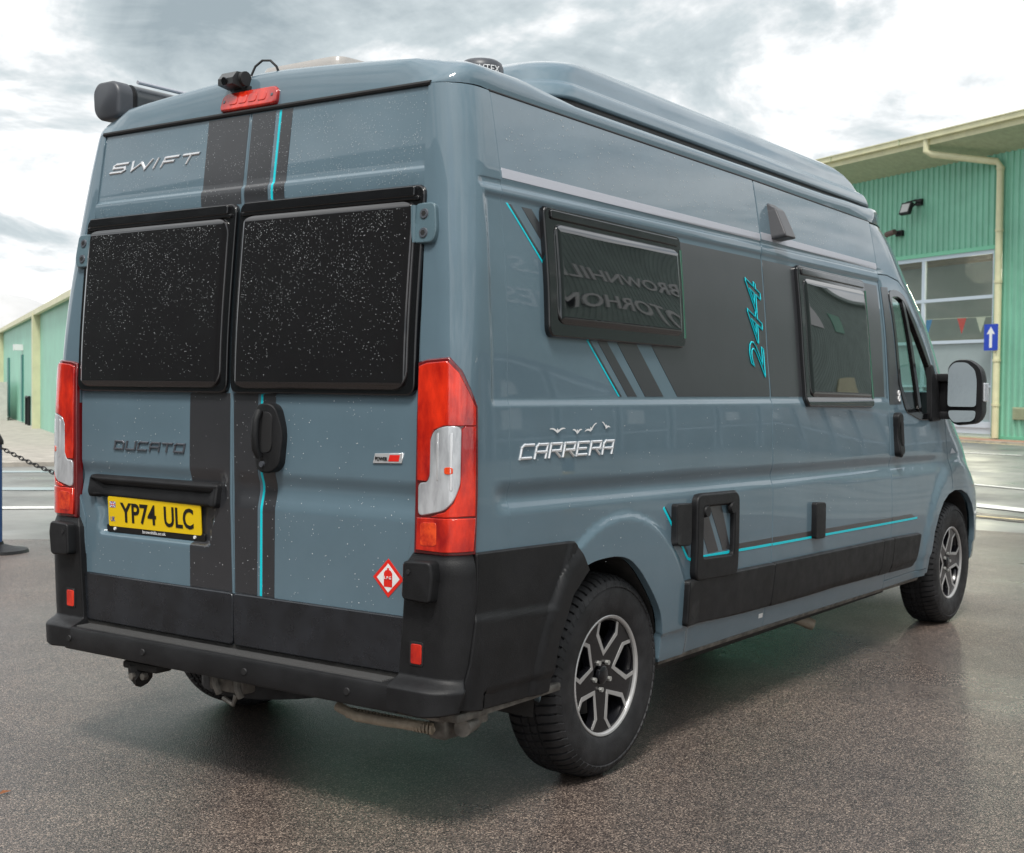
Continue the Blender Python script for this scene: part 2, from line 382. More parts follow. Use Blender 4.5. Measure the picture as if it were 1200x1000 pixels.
def patch(name, poly, mp, m, parent, off=0, th=.02, bev=.003, gu=.08, gv=.08, holes=(), lu=(), lv=(), back=False, **k):
    loops = [list(poly)] + [list(h) for h in holes]
    us = [p_[0] for p_ in poly]; vs = [p_[1] for p_ in poly]
    tri = tessellate_polygon([[Vector((p_[0], p_[1], 0)) for p_ in l] for l in loops])
    flat = [p_ for l in loops for p_ in l]
    bm = bmesh.new(); bv = [bm.verts.new((p_[0], p_[1], 0)) for p_ in flat]
    for t in tri:
        a, b, c = (flat[i] for i in t)
        ar = (b[0]-a[0])*(c[1]-a[1])-(b[1]-a[1])*(c[0]-a[0])
        if abs(ar) < 1e-10: continue
        try: bm.faces.new([bv[i] for i in (t if ar > 0 else t[::-1])])
        except ValueError: pass
    U = sorted(set(round(q, 5) for q in (frange(min(us), max(us), gu) if gu else []) + [l for l in lu if min(us) < l < max(us)]))
    Vv = sorted(set(round(q, 5) for q in (frange(min(vs), max(vs), gv) if gv else []) + [l for l in lv if min(vs) < l < max(vs)]))
    for q in U: bmesh.ops.bisect_plane(bm, geom=bm.verts[:]+bm.edges[:]+bm.faces[:], plane_co=(q, 0, 0), plane_no=(1, 0, 0), dist=1e-5)
    for q in Vv: bmesh.ops.bisect_plane(bm, geom=bm.verts[:]+bm.edges[:]+bm.faces[:], plane_co=(0, q, 0), plane_no=(0, 1, 0), dist=1e-5)
    loose = [v for v in bm.verts if not v.link_faces]; bmesh.ops.delete(bm, geom=loose, context='VERTS')
    bm.verts.index_update()
    P2 = [(v.co.x, v.co.y) for v in bm.verts]; n = len(P2)
    offf = off if callable(off) else (lambda u, v: off)
    # outward 2D directions on the border
    od = {}
    be = []
    for e in bm.edges:
        if len(e.link_faces) == 1:
            f = e.link_faces[0]; l = [l for l in f.loops if l.edge == e][0]; a, b = l.vert, l.link_loop_next.vert
            d = Vector((b.co.y-a.co.y, -(b.co.x-a.co.x)));
            if d.length < 1e-9: continue
            d.normalize(); be.append((a.index, b.index))
            od.setdefault(a.index, []).append(d); od.setdefault(b.index, []).append(d)
    Fc = [[v.index for v in f.verts] for f in bm.faces]; bm.free()
    flip = mp(P2[0][0], P2[0][1])  # orientation check
    e_ = 1e-3; u0, v0 = P2[0]; A = mp(u0+e_, v0)[0]-mp(u0-e_, v0)[0]; B = mp(u0, v0+e_)[0]-mp(u0, v0-e_)[0]
    rev = A.cross(B).dot(flip[1]) < 0
    V = []; Nn = []
    for u, v in P2:
        p_, nn = mp(u, v, offf(u, v))
        if callable(off):   # normal of the offset surface
            a = mp(u+.003, v, offf(u+.003, v))[0]-mp(u-.003, v, offf(u-.003, v))[0]; b = mp(u, v+.003, offf(u, v+.003))[0]-mp(u, v-.003, offf(u, v-.003))[0]
            q = a.cross(b).normalized(); nn = q if q.dot(nn) > 0 else -q
        V.append(p_); Nn.append(nn)
    faces = []; norms = []
    for f in Fc:
        f = f[::-1] if rev else f; faces.append(f); norms += [Nn[i] for i in f]
    ring = {}; low = {}
    for i, ds in od.items():
        d = sum(ds, Vector((0, 0))); d = d.normalized() if d.length > 1e-6 else ds[0]
        c_ = max(.45, d.dot(ds[0])); d = d/c_
        u, v = P2[i]; o_ = offf(u, v)
        q, _ = mp(u+d.x*bev, v+d.y*bev, o_-bev); q2, _ = mp(u+d.x*bev, v+d.y*bev, o_-th)
        on = (q-V[i]+Nn[i]*bev)
        on = on.normalized() if on.length > 1e-9 else Nn[i]
        ring[i] = (len(V), on); V.append(q); low[i] = (len(V), on); V.append(q2)
    if th > 0:
        for a, b in be:
            ra, rb = ring[a], ring[b]; la, lb = low[a], low[b]
            f1 = [a, ra[0], rb[0], b]; n1 = [Nn[a], ra[1], rb[1], Nn[b]]
            f2 = [ra[0], la[0], lb[0], rb[0]]; n2 = [ra[1], la[1], lb[1], rb[1]]
            if rev: f1 = f1[::-1]; n1 = n1[::-1]; f2 = f2[::-1]; n2 = n2[::-1]
            faces.append(f1); norms += n1; faces.append(f2); norms += n2
    me = bpy.data.meshes.new(name); me.from_pydata([tuple(v) for v in V], [], faces)
    me.materials.append(tofm(m))
    for p_ in me.polygons: p_.use_smooth = True
    me.normals_split_custom_set([tuple(q) for q in norms]); me.update()
    o = bpy.data.objects.new(name, me)
    return link(o, parent, **k)
def text_mesh(s, size, ext, shear=0, xs=1, spacing=1, fill=True, bevel=0, offset=0, align='LEFT'):
    cu = bpy.data.curves.new('t', 'FONT'); cu.body = s; cu.size = size; cu.extrude = ext; cu.shear = shear; cu.space_character = spacing
    cu.resolution_u = 3; cu.offset = offset; cu.align_x = align
    if not fill: cu.fill_mode = 'NONE'
    cu.bevel_depth = bevel; cu.bevel_resolution = 0
    o = bpy.data.objects.new('t', cu); C.objects.link(o); dg = bpy.context.evaluated_depsgraph_get()
    me = bpy.data.meshes.new_from_object(o.evaluated_get(dg)); bpy.data.objects.remove(o); bpy.data.curves.remove(cu)
    V = [(v.co.x*xs, v.co.y, v.co.z) for v in me.vertices]; Fc = [tuple(p_.vertices) for p_ in me.polygons]; bpy.data.meshes.remove(me)
    return V, Fc
def text_on(name, s, size, mp, u0, v0, m, parent, ext=.001, off=.002, ux=1, rot=0, width=None, height=None, flipface=False, **kw):
    lab = kw.pop('label', None); cat = kw.pop('category', None)
    V, Fc = text_mesh(s, size, ext, **kw)
    if not V: return
    x0 = min(v[0] for v in V); x1 = max(v[0] for v in V); y0 = min(v[1] for v in V); y1 = max(v[1] for v in V)
    sx = width/(x1-x0) if width else 1; sy = height/(y1-y0) if height else 1
    c, s_ = math.cos(rot), math.sin(rot); out = []
    for x, y, z in V:
        a, b = (x-x0)*sx, (y-y0)*sy; a, b = a*c-b*s_, a*s_+b*c
        out.append(mp(u0+ux*a, v0+b, off+ext+z)[0])
    if flipface or ux < 0: Fc = [f[::-1] for f in Fc]
    return mesh_obj(name, out, Fc, m, parent, label=lab, cat=cat)
GL = {  # stroked letters in a unit box
 'C': [[(1,1),(.18,1),(0,.82),(0,0),(.95,0)]], 'A': [[(0,0),(0,.8),(.15,1),(1,1),(1,0)],[(0,.42),(1,.42)]],
 'R': [[(0,0),(0,1),(1,1),(1,.45),(.2,.45)],[(.5,.45),(1,0)]], 'E': [[(1,1),(0,1),(0,0),(.95,0)],[(0,.5),(.8,.5)]],
 'D': [[(0,1),(.82,1),(1,.80),(1,0),(0,0),(0,1)]], 'U': [[(0,1),(0,0),(1,0),(1,1)]], 'T': [[(0,1),(1,1)],[(.5,1),(.5,0)]],
 'O': [[(0,0),(0,.85),(.15,1),(1,1),(1,0),(0,0)]], 'S': [[(1,1),(.12,1),(0,.8),(.05,.55),(.9,.5),(1,.2),(.85,0),(0,0)]],
 'W': [[(0,1),(.15,0),(.5,.8),(.85,0),(1,1)]], 'I': [[(.5,0),(.5,1)]], 'F': [[(.1,0),(.1,1),(1,1)],[(.1,.5),(.8,.5)]]}
def strokes(name, word, mp, u0, v0, wd, ht, gap, t, depth, m, parent, ux=1, shear=.2, widths={}, **kw):
    mb = MB(); u = 0; n = len(word); tot = sum(widths.get(c, 1) for c in word)
    lw = (wd-gap*(n-1))/tot
    for ch in word:
        w = lw*widths.get(ch, 1)
        for pl in GL[ch]:
            for i in range(len(pl)-1):
                a = Vector((pl[i][0]*(w-t)+t/2, pl[i][1]*(ht-t)+t/2)); b = Vector((pl[i+1][0]*(w-t)+t/2, pl[i+1][1]*(ht-t)+t/2))
                d = (b-a).normalized(); nn = Vector((-d.y, d.x))*t/2; a = a-d*t*.45; b = b+d*t*.45
                q = [a-nn, b-nn, b+nn, a+nn]; ca = [a-nn*.4, b-nn*.4, b+nn*.4, a+nn*.4]
                V = []
                for lay, dd in ((q, 0), (q, depth*.5), (ca, depth)):
                    for p_ in lay: V.append(mp(u0+ux*(u+p_.x+shear*p_.y), v0+p_.y, dd)[0])
                Fc = [(4,5,9,8),(5,6,10,9),(6,7,11,10),(7,4,8,11),(8,9,10,11),(0,1,5,4),(1,2,6,5),(2,3,7,6),(3,0,4,7)]
                if ux < 0: Fc = [f[::-1] for f in Fc]
                mb.add(V, Fc)
        u += w+gap
    return mb.obj(name, m, parent, **kw)

# ------------------------------------------------------------------ the ground and far setting
TH = 1.0504; FU = Vector((math.cos(TH), math.sin(TH), 0)); FN = Vector((-math.sin(TH), math.cos(TH), 0))   # facade direction; FN points away from it on the far left side
def sheet(name, pts, z, m, kind='structure', **k):
    return mesh_obj(name, [(x, y, z) for x, y in pts], [tuple(range(len(pts)))], m, kind=kind, **k)
sheet('ground', [(-600, -600), (900, -600), (900, 900), (-600, 900)], -.02, 'wet_road')
sheet('car_park', [(-14, -14), (10.6, -14), (10.6, .6), (8.5, 2.5), (4.05, 6.9), (-1.5, 12.5), (-14, 24)], 0, 'wet_asphalt')
def strip(name, a, b, w, z, m, **k):
    a, b = Vector(a), Vector(b); d = (b-a).normalized(); n = Vector((-d.y, d.x))*w/2
    return sheet(name, [tuple(a-n), tuple(b-n), tuple(b+n), tuple(a+n)], z, m, **k)
def road_line(a, b, w, lab, m='line_paint', z=-.008):
    a, b = Vector(a), Vector(b); d = (b-a).normalized(); n = Vector((-d.y, d.x))*w/2
    mb = MB(); rnd = random.Random(5); V = []; N_ = 40
    for i in range(N_+1):
        p_ = a+(b-a)*i/N_; V += [(p_-n*(1-rnd.random()*.15)).to_3d()+Vector((0, 0, z)), (p_+n*(1-rnd.random()*.15)).to_3d()+Vector((0, 0, z))]
    mb.add(V, [(2*i, 2*i+2, 2*i+3, 2*i+1) for i in range(N_)]); return mb.obj('road_marking', m, kind='structure', label=lab)
road_line((28.4, 6.9), (27.7, 4.45), .28, 'thin white line nearest the kerb of the green building')
road_line((19.2, 5.6), (16.2, .2), .16, 'thin white line across the wet road')
road_line((15.6, 5.0), (12.3, -1.4), .42, 'broad white line across the wet road')
road_line((12.42, 1.9), (12.1, .2), .10, 'worn cream line edging a patch of tarmac', 'line_yellow')
road_line((13.0, 2.4), (12.0, .0), .55, 'dark tarmac patch', 'wet_asphalt', z=-.012)
# pale strips across the far road on the left
for i, (a, b, w) in enumerate((((13.5, 23), (16.5, 20), .5), ((9.0, 15.6), (11.5, 13.2), .45), ((7.2, 12.4), (9.0, 10.4), .5), ((5.6, 10.0), (7.6, 8.0), .30))):
    strip('road', a, b, w, -.014+i*.001, 'line_paint' if i == 3 else 'panel_grey')

def facade_map(O, inward=0): return plane_map(Vector(O)+FN*inward, -FU, (0, 0, 1))
F0 = Vector((36.70, 7.39, 0))
# facade coordinates: u grows to the LEFT in the photograph (towards +FU); the outside looks along +FN? the camera stands on the side of -x
def fp(u, z, o=0, O=F0): return O + FU*u + FN*o + Vector((0, 0, z))      # o > 0 : towards the camera
def fbox(mb, u0, u1, z0, z1, o0, o1, O=F0, mi=0):
    V = [fp(u0,z0,o0,O),fp(u1,z0,o0,O),fp(u1,z0,o1,O),fp(u0,z0,o1,O),fp(u0,z1,o0,O),fp(u1,z1,o0,O),fp(u1,z1,o1,O),fp(u0,z1,o1,O)]
    return mb.add(V, [(0,3,2,1),(4,5,6,7),(0,1,5,4),(1,2,6,5),(2,3,7,6),(3,0,4,7)], mi)
def ribs(u0, u1, z0, z1, pitch, depth, O=F0):
    mb = MB(); V = []; n = int(round((u1-u0)/pitch)); prof = ((0, 0), (.42, 0), (.52, 1), (.80, 1), (.90, 0))
    pts = []
    for i in range(n):
        for a, h in prof: pts.append((u0+(i+a)*pitch, h*depth))
    pts.append((u1, 0))
    for u, o in pts: V += [fp(u, z0, o, O), fp(u, z1, o, O)]
    mb.add(V, [(2*i, 2*i+2, 2*i+3, 2*i+1) for i in range(len(pts)-1)]); return mb
def right_building():
    b = empty('workshop_building', F0, label='tall green ribbed metal building with cream gutter to the right of the camper', cat='building')
    b.location = (0, 0, 0)
    ribs(0.0, 24, 5.74, 8.6, .235, .045).obj('wall', 'cladding_green', b)
    ribs(-9.4, 0.0, .12, 8.6, .235, .045).obj('wall', 'cladding_green', b)
    ribs(8.2, 24, .12, 5.74, .235, .045).obj('wall', 'cladding_green', b)
    mb = MB(); fbox(mb, -.02, .24, .06, 5.66, .0, .10); fbox(mb, .0, 8.4, 5.62, 5.74, .0, .10); fbox(mb, 8.1, 8.35, .06, 5.62, 0, .1); fbox(mb, -9.4, -.02, .0, .12, -.05, .06)
    mb.obj('opening_trim', 'green_trim', b)
    # inside of the hall seen through the glass
    mb = MB(); fbox(mb, -9.3, 24, -.01, .05, -16, -.3); fbox(mb, -9.3, 24, .05, 8.5, -16.2, -16); mb.obj('hall_floor', 'panel_grey', b)
    mb = MB()
    for k in range(16):
        o = -.6-k*1.0
        mb.add([fp(-9, 7.6, o), fp(24, 7.6, o), fp(24, 7.62, o-.8), fp(-9, 7.62, o-.8)], [(0, 1, 2, 3)])
        fbox(mb, -9, 24, 7.35, 7.62, o-.95, o-.82)
    mb.obj('hall_ceiling', mat('ceiling_tan', (.30, .25, .17), .7, var=.2, vscale=1), b)
    for u, o in ((2.9, -6), (5.0, -5.5), (1.4, -11), (.5, -4), (2.2, -4)):
        mb = MB(); fbox(mb, u, u+.9, 7.2, 7.3, o-.35, o); mb.obj('hall_lamp', mat('lamp_glow', (1, 1, 1), emit=((1, .93, .75), 3)) if 'lamp_glow' not in MT else MT['lamp_glow'], b)
    mb = MB()
    for u in (1.0, 2.2, 3.6, 4.9, 6.3): fbox(mb, u, u+.25, 0, 7.3, -12.5, -12.2)
    mb.obj('hall_column', 'green_trim', b)
    for u, o in ((1.5, -4), (5.0, -4), (3.5, -10)):
        l = bpy.data.lights.new('hall_light', 'POINT'); l.energy = 450; l.shadow_soft_size = .5; l.color = (1, .93, .8)
        lo = bpy.data.objects.new('hall_light', l); C.objects.link(lo); lo.location = fp(u, 5.6, o); lo.parent = b
    # window: transoms and mullions proud of the glass
    fr = MB()
    for z0, z1 in ((5.50, 5.62), (4.19, 4.29), (2.88, 2.98), (.34, .52), (1.54, 1.60)): fbox(fr, .24, 8.1, z0, z1, -.02, .06)
    for u0, u1 in ((.24, .34), (3.20, 3.34), (6.0, 6.14), (8.0, 8.1)): fbox(fr, u0, u1, .52, 5.50, -.03, .05)
    fbox(fr, .24, 8.1, .16, .34, -.02, .03); w = fr.obj('window', 'frame_white', b)
    for u0, u1 in ((.34, 3.20), (3.34, 6.0), (6.14, 8.0)):
        for z0, z1, mm, nm in ((4.29, 5.50, 'shop_glass', 'pane'), (2.98, 4.19, 'shop_glass', 'pane'), (1.60, 2.88, 'panel_grey', 'window_panel'), (.52, 1.54, 'panel_grey', 'window_panel')):
            q = MB(); fbox(q, u0, u1, z0, z1, -.012, .0); q.obj(nm, mm, w)
    # people and stock shelves show only as low dark shapes behind the sill
    mb = MB(); rnd = random.Random(3)
    for i in range(26):
        u = .6+i*.28; fbox(mb, u, u+.2, 2.6, 3.05+rnd.random()*.12, -3.2, -3.0)
    mb.obj('shelf_stock', 'interior_dark', b)
    # eave: soffit, fascia, gutter
    mb = MB(); mb.add([fp(-9.6, 8.40, .0), fp(24, 8.40, .0), fp(24, 8.80, 1.25), fp(-9.6, 8.80, 1.25)], [(0, 1, 2, 3)]); mb.obj('soffit', 'soffit', b)
    mb = MB(); fbox(mb, -9.6, 24, 8.80, 8.99, 1.20, 1.27); mb.obj('fascia', 'cream', b)
    mb = MB(); fbox(mb, -9.6, 24, 8.97, 9.13, 1.22, 1.42); fbox(mb, -9.6, 24, 9.12, 9.15, 1.2, 1.45)
    mb.obj('gutter', 'cream', b)
    for u in (-4, 2.9, 6.2, 9.6, 13): mb = MB(); fbox(mb, u, u+.02, 8.965, 9.155, 1.2, 1.455); mb.obj('gutter_joint', 'soffit', b)
    mb = MB(); V = [fp(-9.6, 9.13, 1.2), fp(24, 9.13, 1.2), fp(24, 7.6, -18), fp(-9.6, 7.6, -18)]; mb.add(V, [(0, 1, 2, 3)]); mb.obj('roof', 'roof_grey', b)
    dp = MB(); dp.box((-.09, -.09, -.0), (.09, .09, .01))
    dp = MB(); 
    dp.tube([fp(1.85, 9.0, 1.30), fp(1.85, 8.62, 1.30), fp(1.72, 8.52, 1.18), fp(.10, 8.14, .20), fp(.0, 7.98, .17), fp(0, .06, .17)], .105, 10)
    for z in (7.9, 6.1, 4.6, 2.3, 1.0): dp.tube([fp(0, z, .17), fp(0, z+.07, .17)], .125, 10)
    dp.obj('downpipe', 'cream', b, smooth=True)
    v = MB(); fbox(v, -1.3, -.56, .62, .98, .04, .07)
    for k in range(7): fbox(v, -1.27, -.59, .65+k*.045, .665+k*.045, .07, .085)
    v.obj('wall_vent', 'soffit', b)
    mb = MB(); fbox(mb, 0, 24, .0, .06, -.1, .12); mb.obj('plinth', 'soffit', b)
    return b
right_building()
# brick kerb strip before the building
kb = MB(); fbox(kb, -14, 26, -.02, .03, .12, 1.55); kb.obj('pavement', 'brick_pave', kind='structure')
kb = MB(); fbox(kb, -14, 26, -.02, .045, 1.55, 1.72); kb.obj('kerb', 'kerb', kind='structure')
kb = MB(); fbox(kb, -14, 26, -.02, -.012, 1.74, 1.86); kb.obj('road_marking', 'line_yellow', kind='structure')
def sign():
    s = empty('arrow_sign', fp(.12, 2.63, .30), label='blue sign with white upward arrow on the cream downpipe', cat='sign'); s.location = (0, 0, 0)
    mb = MB(); fbox(mb, -.155, .375, 2.63, 3.40, .285, .305); mb.obj('sign_plate', 'blue_print', s)
    pts = [(.5,.90),(.80,.62),(.66,.62),(.60,.67),(.60,.10),(.40,.10),(.40,.67),(.34,.62),(.20,.62)]
    V = [fp(.375-x*.53, 2.63+y*.77, .309) for x, y in pts]; Vb = [fp(.375-x*.53, 2.63+y*.77, .304) for x, y in pts]
    n = len(V); mesh_obj('arrow', V+Vb, [tuple(range(n)), tuple(range(n, 2*n))[::-1]]+[(i, (i+1) % n, n+(i+1) % n, n+i) for i in range(n)], 'white', s)
sign()
def floodlight():
    s = empty('floodlight', label='black square floodlight mounted high on the green ribbed wall', cat='light')
    mb = MB(); fbox(mb, 3.42, 3.86, 6.98, 7.36, .40, .52); M = Matrix.Rotation(.35, 4, FU)
    o = fp(3.64, 7.17, .46); mb.v = [tuple(M @ (Vector(v)-o)+o) for v in mb.v]; mb.obj('lamp_housing', 'black_plastic', s)
    mb = MB(); fbox(mb, 3.47, 3.81, 7.03, 7.31, .52, .53); mb.v = [tuple(M @ (Vector(v)-o)+o) for v in mb.v]; mb.obj('lamp_glass', 'marquee', s)
    mb = MB(); mb.tube([fp(3.40, 7.17, .46), fp(3.40, 7.36, .25), fp(3.40, 7.36, .05)], .025); mb.tube([fp(3.88, 7.17, .46), fp(3.88, 7.40, .25), fp(3.64, 7.48, .05)], .03); fbox(mb, 3.36, 3.62, 7.28, 7.48, .03, .12); mb.obj('bracket', 'black_plastic', s)
floodlight()
def cctv():
    s = empty('security_camera', label='small dark security camera on the green wall above the window', cat='camera')
    mb = MB(); fbox(mb, 4.20, 4.50, 6.40, 6.58, .05, .14); mb.tube([fp(4.35, 6.5, .1), fp(4.4, 6.5, .35)], .04); mb.obj('bracket', 'black_plastic', s)
    mb = MB(); mb.tube([fp(4.3, 6.52, .34), fp(4.68, 6.46, .36)], .09, 12); mb.obj('camera_body', mat('cam_brown', (.10, .06, .055), .5), s)
cctv()
# bunting behind the glass
bs = MB(); bs.tube([fp(8, 3.78, -.6), fp(6, 3.74, -.6), fp(3.3, 3.71, -.6), fp(0.3, 3.68, -.6)], .008, 5); bs.obj('string', 'white', label='thin string of bunting behind the window glass', cat='string')
for u, c, lb in ((2.25, 'flag_red', 'red'), (1.45, 'flag_white', 'white'), (.70, 'flag_blue', 'blue'), (3.75, 'flag_blue', 'second')):
    if c not in MT: mat(c, {'flag_red': (.75, .03, .02), 'flag_white': (.75, .75, .75), 'flag_blue': (.01, .22, .62)}[c], .6)
    q = MB(); z = 3.70; tri = [(u+.2, z), (u-.2, z), (u, z-.50)]
    V = [fp(a, b_, -.6) for a, b_ in tri]+[fp(a, b_, -.605) for a, b_ in tri]
    q.add(V, [(0, 1, 2), (5, 4, 3), (0, 1, 4, 3), (1, 2, 5, 4), (2, 0, 3, 5)])
    q.obj('bunting_flag', c, label=('%s triangular bunting flag hanging behind the window' % lb) if 'second' not in lb else 'blue triangular bunting flag half hidden behind the camper windscreen pillar', cat='flag', group='bunting flags in the window')

# far left: low green building, cabinets, marquee
LB = Vector((29.75, 46.72, 0))
def left_building():
    b = empty('low_building', label='low pale green building with shallow beige roof at the far left', cat='building')
    mb = MB(); fbox(mb, -30, 34, 0, 3.50, -9, 0, LB); mb.obj('wall', 'cladding_left', b)
    mb = MB(); V = [fp(-30.3, 3.47, .08, LB), fp(34, 3.47, .08, LB), fp(34, 4.08, -5, LB), fp(-30.3, 4.08, -5, LB), fp(-30.3, 3.55, .08, LB), fp(34, 3.55, .08, LB), fp(34, 4.18, -5, LB), fp(-30.3, 4.18, -5, LB)]
    mb.add(V, [(0,3,2,1),(4,5,6,7),(0,1,5,4),(1,2,6,5),(2,3,7,6),(3,0,4,7)])
    mb.add([fp(-30.3, 4.18, -5, LB), fp(34, 4.18, -5, LB), fp(34, 3.7, -9.5, LB), fp(-30.3, 3.7, -9.5, LB)], [(0, 1, 2, 3)])
    mb.obj('roof', 'roof_grey', b)
    mb = MB(); fbox(mb, -30.3, 34, 3.40, 3.55, .08, .20, LB); mb.obj('gutter', 'cream', b)
    for u in (-18.4, -2.2, 8):
        mb = MB(); fbox(mb, u-.16, u+.16, 0, 3.45, 0, .22, LB); mb.obj('downpipe', 'cream', b)
    for u, w_ in ((-5.6, .75), (-12.2, .5), (3.5, 1.5)):
        mb = MB(); fbox(mb, u-w_/2, u+w_/2, .1, 2.35, 0, .05, LB); mb.obj('door', mat('door_green', (.03, .17, .15), .5) if 'door_green' not in MT else 'door_green', b)
    mb = MB(); fbox(mb, -12.3, -11.9, 2.5, 2.7, 0, .3, LB); mb.obj('wall_lamp', 'white', b)
    mb = MB(); mb.tube([fp(-14.6, 0, .08, LB), fp(-14.6, .95, .08, LB), fp(-15.6, .95, .08, LB), fp(-15.6, 0, .08, LB)], .05); mb.obj('wall_pipe', 'black_plastic', b)
left_building()
kb = MB(); fbox(kb, -36, 34, -.02, .05, 0.0, 2.9, LB); kb.obj('pavement', 'kerb', kind='structure')
kb = MB(); fbox(kb, -36, 34, -.02, .10, 2.9, 3.15, LB); kb.obj('kerb', 'kerb', kind='structure')
for u0, lb in ((-9.1, 'pale utility cabinet against the green wall, nearer the camper'), (-7.5, 'middle pale utility cabinet against the green wall'), (-5.9, 'pale utility cabinet against the green wall, farthest left')):
    c = empty('utility_cabinet', label=lb, cat='cabinet', group='utility cabinets by the low building')
    mb = MB(); fbox(mb, u0-.7, u0+.72, .05, 1.42, .35, 1.1, LB); mb.obj('cabinet_body', 'cabinet', c)
    mb = MB(); fbox(mb, u0-.64, u0-.02, .15, 1.34, 1.1, 1.13, LB); fbox(mb, u0+.02, u0+.66, .15, 1.34, 1.1, 1.13, LB); mb.obj('cabinet_door', 'cabinet', c)
def marquee(cx, cy, w, h0, h1, lab):
    m = empty('marquee', (cx, cy, 0), label=lab, cat='marquee'); n = 24; V = []; Fc = []
    rings = [(1, 0), (1, h0), (.98, h0+.3), (.75, h0+(h1-h0)*.45), (.5, h0+(h1-h0)*.74), (.25, h0+(h1-h0)*.93), (.03, h1)]
    for r, z in rings:
        for k in range(n): V.append((w*r*math.cos(2*PI*k/n), w*r*math.sin(2*PI*k/n), z))
    for i in range(len(rings)-1):
        for k in range(n): Fc.append((i*n+k, i*n+(k+1) % n, (i+1)*n+(k+1) % n, (i+1)*n+k))
    mesh_obj('tent_skin', V, Fc, 'marquee', m, True)
marquee(80, 124, 13, 4.5, 11.0, 'white domed marquee roof behind the low green building')
marquee(98, 160, 12, 4.5, 10.2, 'second white marquee roof farther off to the left')
def bush(cx, cy, w, h, lab, n=900, seed=1):
    rnd = random.Random(seed); mb = MB()
    for i in range(n):
        t = rnd.random()*2*PI; r = w*math.sqrt(rnd.random()); z = h*rnd.random()**.7*(1-.35*(r/w)**2)
        s = .05+.12*w*rnd.random()*.4; a = rnd.random()*PI; x, y = cx+r*math.cos(t), cy+r*math.sin(t)
        d = Vector((math.cos(a), math.sin(a), rnd.uniform(-.6, .6)))*s; e = Vector((-math.sin(a)*.4, math.cos(a)*.4, rnd.uniform(.2, 1)))*s
        p_ = Vector((x, y, z)); mb.add([p_-d, p_-e*.5, p_+d, p_+e], [(0, 1, 2, 3)])
    return mb.obj('bush', 'foliage', label=lab, cat='bush')
c = fp(-3.6, 0, .7, LB); bush(c.x, c.y, 1.1, .8, 'low green weeds at the foot of the low green building', 260, 4)

def barrier_post():
    p_ = empty('barrier_post', (3.26, 6.375, 0), label='blue plastic barrier post on a grey rubber base at the left edge', cat='post')
    mb = MB(); pr = [(.25, 0), (.24, .025), (.15, .04), (.05, .07), (.045, .09)]; V = []; n = 24
    for r, z in pr:
        for k in range(n): V.append((r*math.cos(2*PI*k/n), r*math.sin(2*PI*k/n), z))
    mb.add(V, [(i*n+k, i*n+(k+1) % n, (i+1)*n+(k+1) % n, (i+1)*n+k) for i in range(len(pr)-1) for k in range(n)]); mb.obj('post_base', 'black_plastic', p_, smooth=True)
    mb = MB(); mb.tube([(0, 0, .07), (0, 0, .90)], .038, 16); mb.obj('post_pole', mat('post_blue', (.02, .07, .20), .4), p_, smooth=True)
    mb = MB(); mb.tube([(0, 0, .90), (0, 0, .93), (0, 0, .99)], [.05, .05, .02], 16); mb.obj('post_cap', 'black_plastic', p_, smooth=True)
barrier_post()
def chain():
    a = Vector((3.26, 6.42, .90)); b = Vector((3.05, 4.6, .62)); V = []; mb = MB(); n = 30
    for i in range(n):
        t = (i+.5)/n; p_ = a.lerp(b, t); p_.z -= .04*math.sin(PI*t)
        d = (b-a).normalized(); s = Vector((0, 0, 1)) if i % 2 else Vector((1, 0, 0)); L_ = (b-a).length/n*.72
        pts = [p_+d*L_*math.cos(q)+s*.016*math.sin(q) for q in [2*PI*k/10 for k in range(11)]]
        mb.tube(pts, .0045, 5, cap=False)
    mb.obj('chain', 'black_plastic', label='black plastic chain hanging from the barrier post towards the camper', cat='chain')
chain()
